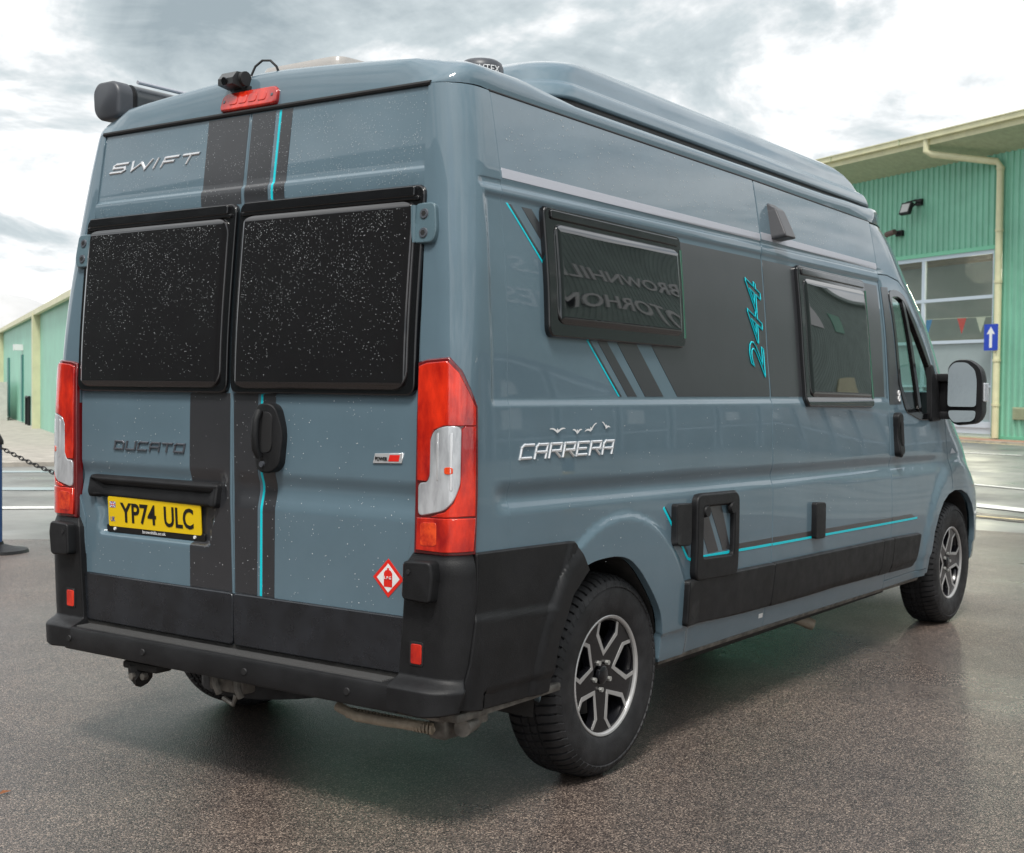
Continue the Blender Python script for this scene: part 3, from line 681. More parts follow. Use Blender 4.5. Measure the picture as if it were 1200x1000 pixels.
# light mast glimpsed above the far left of the van
# ------------------------------------------------------------------ what stands, or is added, outside the frame and mirrors in the paint
def showroom():
    b = empty('showroom_building', label='long grey green ribbed showroom facing the right side of the camper', cat='building')
    y = -25; x0, x1 = 6, 96; mb = MB(); V = []; pts = []; n = int((x1-x0)/.5)
    for i in range(n):
        for a_, h in ((0, 0), (.4, 0), (.5, .06), (.8, .06), (.9, 0)): pts.append((x0+(i+a_)*.5, h))
    for x, o in pts: V += [(x, y+o, 3.4), (x, y+o, 14)]
    mb.add(V, [(2*i, 2*i+1, 2*i+3, 2*i+2) for i in range(len(pts)-1)]); mb.obj('wall', 'shop_grey', b)
    mb = MB(); mb.box((x0, y-12, 14), (x1, y+.6, 14.3)); mb.obj('roof', 'shop_grey', b)
    mb = MB(); mb.box((x0, y-11, 0), (x1, y-.1, 3.4)); mb.obj('shopfront', 'glass_dark', b)
    for i in range(20):
        mb = MB(); x = x0+1+i*4.3; mb.box((x, y-.12, .5), (x+3.6, y-.02, 3.0)); f = mb.obj('window', 'glass_dark', b)
        mb = MB(); mb.box((x-.1, y-.05, 2.95), (x+3.7, y+.03, 3.1)); mb.box((x-.1, y-.05, 0), (x, y+.03, 3)); mb.box((x+3.6, y-.05, 0), (x+3.7, y+.03, 3)); mb.box((x, y-.05, .9), (x+3.6, y+.03, 1.0)); mb.obj('frame', 'frame_white', f)
        if i % 2 == 0: mb = MB(); mb.box((x+.4, y-.02, 1.4), (x+1.7, y+.02, 2.2)); mb.obj('reflection_card', 'white', f)  # white cards added to vary what the van's side reflects
    for x, z, w_, h_, m_ in ((62, 9.0, 3.2, 2.4, 'white'), (68.5, 9.0, 3.2, 2.4, 'cladding_green'), (62.5, 4.0, 2.0, 1.6, 'white'), (69, 4.0, 4.0, 1.8, 'cream'), (30, 1.0, 1.2, 1.6, 'yellow_paint')):
        mb = MB(); mb.box((x, y+.08, z), (x+w_, y+.16, z+h_)); mb.obj('reflection_panel', m_, b)  # invented coloured panels, added to put bright patches into the side window reflections
    for s, x, z, sz in (('BROWNHILLS', 53, 9.6, 1.9), ('MOTORHOMES', 53, 6.4, 1.9)):
        V, Fc = text_mesh(s, sz, .05, offset=.02)
        wdt = max(v[0] for v in V)
        mesh_obj('sign_lettering', [(x-v[0]*1.35, y+.15+v[2], z+v[1]) for v in V], [f[::-1] for f in Fc], 'white', b)
showroom()
def reflection_block():  # added block out of view; keeps the reflections in the rear glass dark
    b = empty('reflection_block', label='unseen dark block added behind the camera to darken the rear glass', cat='building')
    mb = MB(); mb.box((-30, -4, 0), (-21, 60, 12)); mb.obj('wall', 'reflection_dark', b)
    mb = MB(); mb.box((-30.5, -4.5, 12), (-20.4, 60.5, 12.4)); mb.obj('roof', 'reflection_dark', b)
reflection_block()
for i, (x, y, lb) in enumerate(((3.6, -6.6, 'nearest'), (6.6, -7.2, 'middle'), (10.4, -7.4, 'farthest'))):
    b = empty('bollard', (x, y, 0), label='yellow and black bollard, %s of three beside the parking space' % lb, cat='bollard', group='bollards beside the parking space')
    for k in range(5):
        mb = MB(); mb.tube([(0, 0, k*.2), (0, 0, k*.2+.2)], .08, 14); mb.obj('band', 'yellow_paint' if k % 2 == 0 else 'black_plastic', b, smooth=True)
# small things lying on the asphalt
for i, (x, y, lb) in enumerate(((-.55, .55, 'brown leaf fragment on the asphalt left of the camper'), (-.35, 1.75, 'second brown leaf fragment on the asphalt behind the bumper corner'))):
    mb = MB(); mb.add([(x, y, .004), (x+.03, y+.012, .012), (x+.055, y, .006), (x+.03, y-.012, .009)], [(0, 1, 2, 3)]); mb.obj('fallen_leaf', 'leaf', label=lb, cat='leaf')
mb = MB(); mb.tube([(-.55, -1.33, .0), (-.55, -1.33, .006), (-.55, -1.33, .008)], [.010, .010, .004], 8); mb.obj('pebble', 'marquee', label='small pale pebble on the dark asphalt behind the bumper', cat='pebble')

# ------------------------------------------------------------------ the camper van
van = empty('camper_van', (.0, 0, 0), label='blue grey high roof camper van with black stripes seen from behind', cat='camper van')
ARCH = [(.48,.36),(.48,.403),(.505,.562),(.579,.716),(.66,.785),(.74,.808),(.816,.814),(.91,.812),(.995,.793),(1.07,.748),(1.127,.699),(1.2,.626),(1.256,.552),(1.285,.46),(1.292,.36)]
FARCH = [(4.48,.36),(4.482,.47),(4.50,.60),(4.56,.70),(4.63,.765),(4.73,.808),(4.85,.825),(4.98,.820),(5.10,.788),(5.20,.725),(5.28,.64),(5.32,.55),(5.335,.45),(5.335,.36)]
LVS = [1.352,1.360,1.374,1.382,2.0,2.012,2.022,2.032,2.045,2.062,2.066,2.075,2.085,.455,.475,1.125,1.11,1.085,1.06,1.04,1.02,1.0]
LUS = [.24,.26,.15,.16,.172]
def smooth_pts(P_, n=4):
    out = []
    for i in range(len(P_)-1):
        p0, p1, p2, p3 = [Vector(P_[max(0, min(len(P_)-1, i+k))]) for k in (-1, 0, 1, 2)]
        for j in range(n):
            t = j/n; out.append(tuple(.5*((2*p1)+(-p0+p2)*t+(2*p0-5*p1+4*p2-p3)*t*t+(-p0+3*p1-3*p2+p3)*t**3)))
    return out+[P_[-1]]
ARCH = smooth_pts(ARCH[1:-1], 4); ARCH = [(.48, .36)]+ARCH+[(1.292, .36)]
def both(fn):
    fn(-1, SM, CM); fn(1, SML, CML)
def body_sides(sd, sm, cm):
    # rear pillar round the corner
    g = 2.20
    poly = [(.012, .45), (.012, .90), (.045, 1.0), (.045, 1.49), (.042, 1.9), (.022, 2.12), (.012, 2.378), (.36, 2.371), (.372, 2.371), (.372, .45)]
    patch('corner_pillar', poly, cm, 'paint', van, th=.03, gu=.015, gv=.05, lv=LVS)
    top = [(.256+i*(2.0-.006)/6, ztop(.256+i*2.0/6)) for i in range(7)]
    poly = [(.256, .40)] + [(.256, 2.371)] + top[1:] + [(2.256, .36)] + ARCH[::-1] + [(.47, .40)]
    patch('side_panel', poly, sm, 'paint', van, th=.03, bev=.003, gu=.018, gv=.016, lv=LVS, lu=LUS)
    poly = [(2.263, .36)] + [(2.263+i*1.54/5, ztop(2.263+i*1.54/5)) for i in range(6)] + [(3.803, .345)]
    patch('side_panel', poly, sm, 'paint', van, th=.03, bev=.003, gu=.05, gv=.03, lv=LVS, lu=[3.78, 3.79, 3.8])
    # cab door
    win = cab_win
    poly = [(3.811, .39), (3.811, 2.045), (3.95, 2.05), (4.12, 2.03), (4.24, 1.97), (4.60, 1.55), (4.70, 1.38), (4.748, 1.24), (4.773, 1.034), (4.80, .86), (4.70, .86), (4.60, .80), (4.52, .71), (4.462, .60), (4.45, .39)]
    d = patch('cab_door', poly, sm, 'paint', van, th=.03, gu=.04, gv=.03, lv=LVS, holes=[win])
    # over-cab side, A pillar and front wing
    f = [(z, interp(ZF, XF, z)+.45) for z in (2.325, 2.25, 2.18, 2.1, 2.0, 1.9, 1.8, 1.7, 1.6, 1.5, 1.4, 1.3, 1.2, 1.1, 1.0, .9, .8, .7, .6, .5, .42, .36)]
    poly = [(3.811, 2.053), (3.811, 2.325)] + [(x, z) for z, x in f] + [(5.345, .36)] + FARCH[::-1][1:9] + [(4.805, .835), (4.81, .87), (4.781, 1.036), (4.756, 1.242), (4.708, 1.384), (4.607, 1.556), (4.246, 1.977), (4.124, 2.038), (3.95, 2.058)]
    patch('front_wing', poly, sm, 'paint', van, th=.03, gu=.04, gv=.035, lv=LVS)
    poly = [(4.455, .36), (4.455, .385), (4.458, .60), (4.515, .715), (4.595, .806), (4.70, .868), (4.80, .868), (4.79, .833)] + FARCH[::-1][7:]
    patch('wheel_arch_lip', poly, sm, 'paint', van, off=.001, th=.03, gu=.03, gv=.03)
    poly = [(3.811, .345), (3.811, .383), (4.45, .383), (4.45, .345)]
    patch('sill', poly, sm, 'paint', van, th=.03, gu=.1, gv=0)
cab_win = round_poly([(3.935, 1.955), (4.06, 1.968), (4.165, 1.945), (4.52, 1.565), (4.60, 1.42), (4.62, 1.262), (4.30, 1.268), (4.08, 1.315), (3.985, 1.45)], .04, 3)
both(body_sides)
# plain dark shell behind the panel gaps
def inner(sd, sm, cm):
    poly = [(-.79, .42), (-.79, 2.38), (.36, 2.38), (2.3, 2.36), (3.90, 2.34), (3.90, .42), (1.43, .42)] + [(x+.12+(.03 if x > .9 else -.03), min(z+.03, .84)) for x, z in ARCH[::-1]] + [(.55, .42)]
    patch('inner_lining', poly, cm, 'interior_dark', van, off=-.034, th=0, gu=.12, gv=.12)
both(inner)
def front():
    a0 = math.acos(.45)
    ws = [(-.98, 1.42), (-.90, 2.06), (.90, 2.06), (.98, 1.42)]
    poly = [(-a0-.02, .33), (-a0-.02, 2.325), (a0+.02, 2.325), (a0+.02, .33)]
    patch('front_panel', poly, FM, 'paint', van, off=-.002, th=.02, bev=.0005, gu=.05, gv=.02, holes=[ws])
    patch('windscreen', ws, FM, 'cab_glass', van, off=-.01, th=0, gu=.08, gv=.08)
    patch('front_bumper', [(-1.05, .30), (-1.05, .75), (1.05, .75), (1.05, .30)], FM, 'black_plastic', van, off=.03, th=.03, gu=.1, gv=.1)
    for s in (-1, 1): patch('headlight', [(s*.70, .80), (s*.70, 1.02), (s*1.02, 1.10), (s*1.02, .84)], FM, 'lens_clear', van, off=.01, th=.02, gu=.06, gv=.05)
front()
def roof():
    V = []; Fc = []
    xs = [xr(2.385)+q for q in (0, .004, .010, .016, .022, .030, .040, .052, .068, .09, .12, .16, .22, .30)] + [.5, .8, 1.2, 1.6, 2.0, 2.4, 2.8, 3.2, 3.5, 3.7, 3.85, 3.97, 4.08, 4.18, 4.27, 4.34, 4.38, 4.41]
    fr = [1, 1, 1, .995, .984, .965, .94, .90, .86, .80, .70, .55, .35, .15, 0]
    for x in xs:
        zg = max(2.30, ztop(x)+.006)
        if x < .24:
            r = rc(2.4); dx = max(0, min(r, x-xr(2.385))); base = (W0(.24, 2.40)-r) + math.sqrt(max(0, r*r-(r-dx)**2))
            g = math.sin(PI/2*min(1, (x-xr(2.385))/.13))**.8; zg = 2.380
        else: base = W0(x, 2.385) if x < 3.5 else W0(x, 2.33); g = 1
        zc = 2.40-.006*x
        if x > 3.5: k = (x-3.5)/.95; zg = 2.337; g = math.sqrt(max(0, 1-k**2.4)); zc = 2.345+ (2.379-2.345)*max(0, 1-k*2)
        sag = -.014*min(1, x/2.0); cut = -.030*ss(.55, .80, x)*(1-ss(3.7, 4.1, x))
        H = [zg, (zg+zc)/2, zc, 2.425+sag+cut*.3, 2.446+sag+cut*.7, 2.458+sag+cut, 2.466+sag+cut, 2.474+sag+cut, 2.480+sag, 2.487+sag, 2.496+sag, 2.507+sag, 2.520+sag, 2.531+sag, 2.534+sag]
        row = []
        for f_, h in zip(fr, H):
            gg = g
            if x < .24:
                d_ = x-xr(2.385); hard = 1-ss(.80, .93, f_)
                gh = interp([0, .004, .010, .016, .022, .030, .040, .052, .068, .09, .12, .2], [0, .22, .46, .64, .76, .85, .91, .945, .97, .988, 1, 1], d_)
                gg = g*(1-hard)+gh*hard
            z = zg+(h-zg)*gg
            row.append((f_*base, z))
        V += [(x, -y, z) for y, z in row] + [(x, y, z) for y, z in row[-2::-1]]
    n = 2*len(fr)-1
    for i in range(len(xs)-1):
        for k in range(n-1): Fc.append((i*n+k, (i+1)*n+k, (i+1)*n+k+1, i*n+k+1))
    o = mesh_obj('roof', V, Fc, 'paint', van, True); return o
roof()
# rear gasket above the doors
mb = MB(); mb.tube([(xr(2.38)-.004+.006*(y/.8)**2, y, 2.3805) for y in [-.815+i*1.63/20 for i in range(21)]], .0085, 8); mb.obj('door_gasket', 'rubber', van, smooth=True)
for sd in (-1, 1):   # side roof seam channel
    mb = MB(); mb.tube([(x, sd*(W0(x, ztop(x))+.001-.004), ztop(x)+.003) for x in [.25+i*3.55/24 for i in range(25)]], .005, 6); mb.obj('roof_seam', 'rubber', van, smooth=True)

# ---------------- rear doors
def rear_door(sd):
    s = sd; e = -.002 if sd > 0 else -.012   # seam edge
    if sd > 0: poly = [(-.0015, 2.372), (.803, 2.372), (.820, 2.11), (.838, 1.9), (.838, .90), (.818, .70), (.796, .508), (-.022, .508), (-.016, .69), (-.004, 1.0), (-.004, 1.3)]
    else: poly = [(-.0095, 2.372), (-.803, 2.372), (-.820, 2.11), (-.838, 1.9), (-.838, .90), (-.818, .70), (-.798, .508), (-.034, .508), (-.026, .69), (-.014, 1.0), (-.013, 1.3)]
    door = patch('rear_door', poly, RM, 'paint', van, off=.0, th=.035, bev=.005, gu=.035, gv=.04, lv=[2.104,2.108,2.113,2.117,1.125,1.11,1.095,1.08,1.066,1.05,1.02,1.0,.985,.838,.845,.852,.858], lu=[.06,.07,.078,.09,.10,.72,.735,.75,.76,.768])
    a, b = (.012, .840) if sd > 0 else (-.832, -.018)
    # lower black trim
    tl = [(p_[0], p_[1]) for p_ in ([(-.018, .684), (.806, .684), (.789, .514), (-.020, .514)] if sd > 0 else [(-.030, .684), (-.806, .684), (-.792, .514), (-.036, .514)])]
    patch('lower_trim', round_poly(tl, .012), RM, 'trim_dark', door, off=.012, th=.02, bev=.007, gu=.08, gv=.05)
    # window: frame, top rail, pane
    fpoly = round_poly([(a, 1.393), (a, 2.045), (b, 2.045), (b, 1.393)], .030)
    patch('window_frame', fpoly, RM, 'gloss_black', door, off=.020, th=.03, bev=.008, gu=.06, gv=.05)
    patch('window_rail', round_poly([(a+.03, 2.014), (a+.03, 2.040), (b-.03, 2.040), (b-.03, 2.014)], .004), RM, 'gloss_black', door, off=.034, th=.02, bev=.006, gu=.1, gv=0)
    patch('window_rail', round_poly([(a+.012, 2.003), (a+.012, 2.010), (b-.012, 2.010), (b-.012, 2.003)], .002), RM, 'gloss_black', door, off=.029, th=.02, bev=.003, gu=.1, gv=0)
    pa, pb, pc, pd = a+.024, b-.024, 1.410, 1.996
    def bul(u, v):
        t = min(1, min(u-pa, pb-u, v-pc, pd-v)/.018); t = max(0, t)
        return .027+.006*math.sin(t*PI/2)+.002*math.sin(PI*max(0, min(1, (u-pa)/(pb-pa))))*math.sin(PI*max(0, min(1, (v-pc)/(pd-pc))))
    q = [.003, .006, .009, .012, .015, .019]
    patch('window_pane', round_poly([(pa, pc), (pa, pd), (pb, pd), (pb, pc)], .055, 8), RM, 'window_acrylic', door, off=bul, th=.02, bev=.006, gu=.05, gv=.05,
          lu=[pa+k for k in q]+[pb-k for k in q], lv=[pc+k for k in q]+[pd-k for k in q])
    # stripes
    if sd > 0:
        patch('stripe', [(.0035, 2.052), (.0035, 2.368), (.213, 2.368), (.210, 2.052)], RM, 'vinyl', door, off=.0012, th=.002, bev=.0004, gu=.05, gv=.04, lv=[2.104, 2.108, 2.113, 2.117])
        patch('stripe', [(-.013, .692), (.001, 1.04), (.001, 1.387), (.209, 1.387), (.211, 1.04), (.206, .70), (.206, .692)], RM, 'vinyl', door, off=.0012, th=.002, bev=.0004, gu=.035, gv=.03, lv=[1.125,1.11,1.095,1.08,1.066,1.05,1.02,1.0,.985,.838,.845,.852,.858], lu=[.06,.07,.078,.09])
    else:
        lv = [2.104, 2.108, 2.113, 2.117, 1.125, 1.11, 1.095, 1.08, 1.066, 1.05, 1.02, 1.0, .985]
        for z0, z1, k in ((2.052, 2.368, 0), (.692, 1.387, -.010)):
            patch('stripe', [(-.0145+k*1.4, z0), (-.0135+k*.4, z1), (-.128+k*.9, z1), (-.128+k*.9, z0)], RM, 'vinyl', door, off=.0012, th=.002, bev=.0004, gu=.04, gv=.03, lv=lv)
            patch('pin_stripe', [(-.1445+k*.7, z0), (-.1475+k*.4, z1), (-.1565+k*.4, z1), (-.1535+k*.7, z0)], RM, 'turquoise', door, off=.0012, th=.002, bev=.0003, gu=0, gv=.03, lv=lv)
            patch('stripe', [(-.1575+k*.7, z0), (-.1605+k*.4, z1), (-.210+k*1.2, z1), (-.208+k*1.2, z0)], RM, 'vinyl', door, off=.0012, th=.002, bev=.0004, gu=.04, gv=.03, lv=lv)
    return door
door_l = rear_door(1); door_r = rear_door(-1)
# handle on the right door
mb = MB(); hp = round_poly([(-.140, 1.25), (-.158, 1.345), (-.245, 1.352), (-.275, 1.26), (-.262, 1.150), (-.235, 1.127), (-.165, 1.130)], .035, 5)
hand = patch('door_handle', hp, RM, 'black_plastic', door_r, off=lambda u, v: .020+.022*max(0, 1-((u+.207)/.075)**2), th=.05, bev=.006, gu=.012, gv=.02)
patch('handle_recess', round_poly([(-.172, 1.19), (-.178, 1.325), (-.245, 1.325), (-.242, 1.19)], .028, 5), RM, 'interior_dark', hand, off=.043, th=.01, bev=.002, gu=.02, gv=.03)
mb = MB(); mb.tube([(-.050, -.196, 1.330), (-.066, -.196, 1.30), (-.070, -.196, 1.25), (-.066, -.196, 1.20), (-.050, -.197, 1.175)], [.013, .014, .014, .014, .013], 10); mb.obj('handle_grip', 'black_plastic', hand, smooth=True)
mb = MB(); mb.cyl((-.046, -.205, 1.150), (1, 0, 0), .010, .01, 14); mb.obj('key_lock', 'dark_chrome', hand, smooth=True)
# lettering
strokes('swift_badge', 'SWIFT', RM, .762, 2.220, .49, .040, .020, .0095, .005, 'chrome', door_l, ux=-1, shear=.75, widths={'W': 1.35, 'I': .22, 'S': 1.0}, label='chrome slanted SWIFT lettering')
strokes('ducato_badge', 'DUCATO', RM,   .640, 1.168, .40, .036, .010, .0078, .006, 'dark_chrome', door_l, ux=-1, shear=.25, label='dark chrome DUCATO lettering')
bd = patch('boost_badge', [(-.664, 1.172), (-.672, 1.200), (-.786, 1.205), (-.780, 1.176)], RM, 'chrome', door_r, off=.005, th=.005, bev=.002, gu=0, gv=0)
text_on('badge_text', 'POWER', .016, RM, -.674, 1.180, 'ink', bd, off=.0055, ux=-1, width=.050, height=.012)
patch('badge_red_end', [(-.728, 1.179), (-.734, 1.199), (-.775, 1.200), (-.770, 1.180)], RM, 'red_print', bd, off=.006, th=.001, bev=.0004, gu=0, gv=0)
# number plate and the garnish above it
gar = patch('plate_garnish', round_poly([(.058, .990), (.062, 1.060), (.770, 1.060), (.766, .995)], .010), RM, 'black_plastic', door_l, off=.028, th=.05, bev=.010, gu=.06, gv=.02)
pc = Vector((-.006, .428, .931)); pm = plane_map(pc+Vector((.020, 0, 0)), (0, -1, 0), (-.06, 0, 1))
PX = lambda u, v: (u, v)
plate = patch('number_plate', round_poly([(-.260, -.056), (-.260, .056), (.260, .056), (.260, -.056)], .008), pm, 'plate_yellow', door_l, off=.0, th=.004, bev=.001, gu=0, gv=0)
text_on('plate_lettering', 'YP74', .08, pm, -.188, -.038, 'ink', plate, off=.0008, ext=.0004, width=.205, height=.076, offset=.0015)
text_on('plate_lettering', 'ULC', .08, pm, .062, -.038, 'ink', plate, off=.0008, ext=.0004, width=.160, height=.076, offset=.0015)
patch('plate_border', round_poly([(-.275, -.078), (-.275, -.052), (.275, -.052), (.275, -.078)], .006), pm, 'ink', door_l, off=-.002, th=.006, bev=.001, gu=0, gv=0)
text_on('dealer_lettering', 'brownhills.co.uk', .016, pm, -.065, -.072, 'white', plate, off=-.0005, ext=.0004, width=.13, height=.012)
text_on('country_lettering', 'UK', .02, pm, -.247, -.037, 'blue_print', plate, off=.0008, ext=.0004, width=.026, height=.018)
fl = patch('flag_print', [(-.248, .016), (-.248, .038), (-.216, .038), (-.216, .016)], pm, 'blue_print', plate, off=.0008, th=.0008, bev=.0001, gu=0, gv=0)
mb = MB()
def pq(a, b, o): return pm(a, b, o)[0]
for q, o, mm in (([(-.248,.0245),(-.216,.0245),(-.216,.0295),(-.248,.0295)], .0014, 0), ([(-.2345,.016),(-.2295,.016),(-.2295,.038),(-.2345,.038)], .0014, 0), ([(-.248,.035),(-.248,.038),(-.245,.038),(-.216,.019),(-.216,.016),(-.219,.016)], .0012, 0), ([(-.216,.035),(-.216,.038),(-.219,.038),(-.248,.019),(-.248,.016),(-.245,.016)], .00125, 0)):
    mb.add([pq(a, b, o) for a, b in q], [tuple(range(len(q)))], 0)
for q in ([(-.248,.0257),(-.216,.0257),(-.216,.0283),(-.248,.0283)], [(-.2333,.016),(-.2307,.016),(-.2307,.038),(-.2333,.038)]):
    mb.add([pq(a, b, .0017) for a, b in q], [(0, 1, 2, 3)], 1)
mb.obj('flag_cross', ['white', 'red_print'], plate)
for u in (-.225, .225): mb = MB(); mb.cyl(pm(u, -.065, .0)[0], (1, 0, 0), .006, .006, 10); mb.obj('plate_screw', 'white', plate)
# LPG sticker
lp = patch('gas_sticker', [(-.728, .868), (-.665, .806), (-.728, .744), (-.791, .806)], RM, 'red_print', door_r, off=.0015, th=.001, bev=.0003, gu=.03, gv=.03, label='red and white diamond LPG sticker')
patch('sticker_field', [(-.728, .852), (-.681, .806), (-.728, .760), (-.775, .806)], RM, 'white', lp, off=.0022, th=.0006, bev=.0002, gu=.03, gv=.03)
patch('bottle_print', [(-.711, .778), (-.711, .822), (-.717, .830), (-.724, .832), (-.724, .838), (-.732, .838), (-.732, .832), (-.739, .830), (-.745, .822), (-.745, .778)], RM, 'red_print', lp, off=.003, th=.0006, bev=.0002, gu=.03, gv=.03)
text_on('sticker_lettering', 'L P G', .012, RM, -.7145, .803, 'white', lp, off=.0036, ux=-1, width=.027, height=.009)

# ---------------- hinges, corner bumpers, lights
def rear_corner(sd, sm, cm):
    # hinge
    h = patch('door_hinge', round_poly([(.012, 1.868), (.012, 1.985), (.088, 1.985), (.095, 1.90), (.085, 1.868)], .016, 4), cm, 'paint_dull', van, off=.018, th=.02, bev=.006, gu=.02, gv=.03)
    for z in (1.955, 1.895):
        p_, n = cm(.052, z, .018); mb = MB(); mb.tube([p_, p_+n*.004], [.017, .015], 14); mb.obj('hinge_bolt', 'dark_chrome', h, smooth=True)
        mb = MB(); mb.tube([p_, p_+n*.0045], [.009, .009], 6); mb.obj('hinge_bolt', 'interior_dark', h)
    p_, n = cm(.008, 1.925, .016); mb = MB(); mb.tube([p_+Vector((0, 0, -.058)), p_+Vector((0, 0, .058))], .010, 10); mb.obj('hinge_pin', 'paint_dull', h, smooth=True)
    # tail light
    base = [(.042, .902), (.050, 1.488), (.075, 1.496), (.142, 1.502), (.171, 1.464), (.196, 1.402), (.214, 1.355), (.214, 1.086), (.208, .905), (.133, .901)]
    t = patch('tail_light', base, cm, 'lens_dark_red', van, off=.014, th=.03, bev=.006, gu=.02, gv=.06)
    # lens pieces
    upper = [(.054, 1.128), (.055, 1.478), (.080, 1.487), (.139, 1.492), (.165, 1.458), (.188, 1.400), (.205, 1.352), (.205, 1.300), (.134, 1.300), (.106, 1.286), (.094, 1.262), (.092, 1.148), (.083, 1.128)]
    patch('red_lens', upper, cm, 'lens_red', t, off=.020, th=.01, bev=.003, gu=.02, gv=.05)
    right = [(.180, 1.022), (.204, 1.022), (.205, 1.294), (.182, 1.294), (.176, 1.285), (.174, 1.115), (.160, 1.060), (.140, 1.030), (.10, 1.016), (.14, 1.018)]
    patch('red_lens', right, cm, 'lens_red', t, off=.020, th=.01, bev=.003, gu=.02, gv=.05)
    low = [(.052, .912), (.054, 1.008), (.204, 1.012), (.200, .914), (.133, .910)]
    patch('red_lens', low, cm, 'lens_red', t, off=.021, th=.01, bev=.003, gu=.02, gv=.05)
    patch('orange_lens', round_poly([(.066, .925), (.066, .995), (.118, .998), (.118, .928)], .01), cm, 'lens_orange', t, off=.0225, th=.004, bev=.001, gu=.02, gv=.03)
    clear = [(.058, 1.018), (.058, 1.116), (.086, 1.118), (.096, 1.140), (.098, 1.255), (.109, 1.280), (.138, 1.294), (.171, 1.294), (.169, 1.118), (.156, 1.070), (.134, 1.038)]
    cl = patch('clear_lens', round_poly(clear, .016, 4), cm, 'lens_clear', t, off=.020, th=.01, bev=.004, gu=.012, gv=.03)
    for c0 in (.118, .150): patch('lens_rib', [(c0, 1.13 if c0 < .13 else 1.10), (c0, 1.27), (c0+.004, 1.275), (c0+.004, 1.13 if c0 < .13 else 1.10)], cm, 'chrome', t, off=.0215, th=.003, bev=.0008, gu=0, gv=.05)
    patch('bulb', round_poly([(.138, 1.15), (.138, 1.17), (.155, 1.17), (.155, 1.15)], .006), cm, 'lens_orange', t, off=.022, th=.003, bev=.001, gu=0, gv=0)
    # corner bumper
    cpoly = [(-.005, .415), (-.004, .49), (.012, .70), (.020, .86), (.036, .892), (.203, .898), (.209, .758), (.192, .565), (.166, .425), (.10, .408)]
    def bo(c, z):
        lowb = 1-ss(.480, .515, z)
        return .022 + .058*lowb*(1-.55*ss(.10, .19, c)) - .012*ss(.86, .90, z) + .010*ss(.10, .08, c)*0
    cb = patch('corner_bumper', cpoly, cm, 'black_plastic', van, off=bo, th=.09, bev=.006, gu=.014, gv=.03, lv=[.478, .486, .494, .502, .51, .52, .87, .88])
    patch('bumper_reflector_bezel', round_poly([(.036, .548), (.036, .622), (.082, .622), (.082, .548)], .008), cm, 'rubber', cb, off=.0245, th=.004, bev=.001, gu=.02, gv=0)
    patch('bumper_reflector', round_poly([(.042, .555), (.042, .614), (.076, .614), (.076, .555)], .005), cm, 'lens_red', cb, off=.027, th=.004, bev=.002, gu=.02, gv=0)
    hc = patch('hinge_cover', round_poly([(.036, .765), (.040, .870), (.118, .874), (.122, .838), (.116, .760)], .008), cm, 'black_plastic', van, off=.062, th=.05, bev=.008, gu=.02, gv=.03)
    p_, n = cm(.055, .846, .062); mb = MB(); mb.tube([p_, p_+n*.003], .008, 10); mb.obj('cover_bolt', 'interior_dark', hc)
    # side cladding behind the wheel
    cl_ = [(.216, .899), (.722, .888), (.735, .880), (.797, .790), (.775, .775), (.70, .716), (.625, .562), (.602, .403), (.474, .404), (.25, .410), (.174, .424), (.200, .565), (.217, .758)]
    def co(c, z):
        k = ss(.66, .60+.10*ss(.6, .85, z), c) if False else 0
        # raised field with a bent edge, as on the real moulding
        e1 = ss(0, .012, (.70-.08*(.88-z)/.2)-c) if z > .70 else 1
        e2 = ss(.690+.02*(c-.3), .700+.02*(c-.3), z)
        return .018 + .006*max(0, min(1, 1-ss(.0, .014, .705-.35*(.885-z)-c)))*ss(.715, .725, z) - .0
    patch('rear_cladding', cl_, cm, 'black_plastic', van, off=lambda c, z: .018+.009*max(1-ss(.680, .712, z+.05*(c-.4)), ss(.600+.45*(z-.70), .630+.45*(z-.70), c)), th=.05, bev=.006, gu=.011, gv=.011)
both(rear_corner)
# step bumper
step = MB(); step.box((-.080, -.838, .400), (.10, .838, .488), .012); step = step.obj('step_bumper', 'black_plastic', van, smooth=True)
mat('rib_grey', (.09, .09, .09), .4)
for k in range(9):
    mb = MB(); x = -.060+k*.0095; mb.box((x, -.76, .4875), (x+.0045, .78, .4935)); mb.obj('step_rib', 'rib_grey', step)
for y in (.80, .37, -.16, -.63):
    mb = MB(); mb.tube([(-.0795, y, .444), (-.084, y, .444)], [.013, .011], 14); mb.obj('parking_sensor', 'rubber', step, smooth=True)

# ---------------- graphics, windows and fittings of the right side
G = .018
def turq(pts, w, name='pin_stripe', off=.0015, m='turquoise'):
    L_ = []; R_ = []
    for i, p_ in enumerate(pts):
        a = Vector(pts[max(0, i-1)]); b = Vector(pts[min(len(pts)-1, i+1)]); d = (b-a).normalized(); n = Vector((-d.y, d.x))*w/2
        L_.append(tuple(Vector(p_)+n)); R_.append(tuple(Vector(p_)-n))
    return patch(name, L_+R_[::-1], SM, m, van, off=off, th=.002, bev=.0003, gu=.06, gv=.05)
V1 = dict(off=.0013, th=.002, bev=.0004, gu=.06, gv=.06)
patch('side_stripe', [(.262+G, 2.012), (.272+G, 2.012), (.935+G, 1.388), (.925+G, 1.388)], SM, 'turquoise', van, **V1)
patch('side_stripe', [(.277+G, 2.010), (.290+G, 2.010), (.950+G, 1.388), (.938+G, 1.388)], SM, 'vinyl', van, **V1)
patch('side_stripe', [(.352+G, 2.008), (.408+G, 2.008), (1.060+G, 1.388), (.992+G, 1.388)], SM, 'vinyl', van, **V1)
patch('side_stripe', [(.500+G, 2.008), (.640+G, 2.008), (1.262+G, 1.388), (1.122+G, 1.388)], SM, 'vinyl', van, **V1)
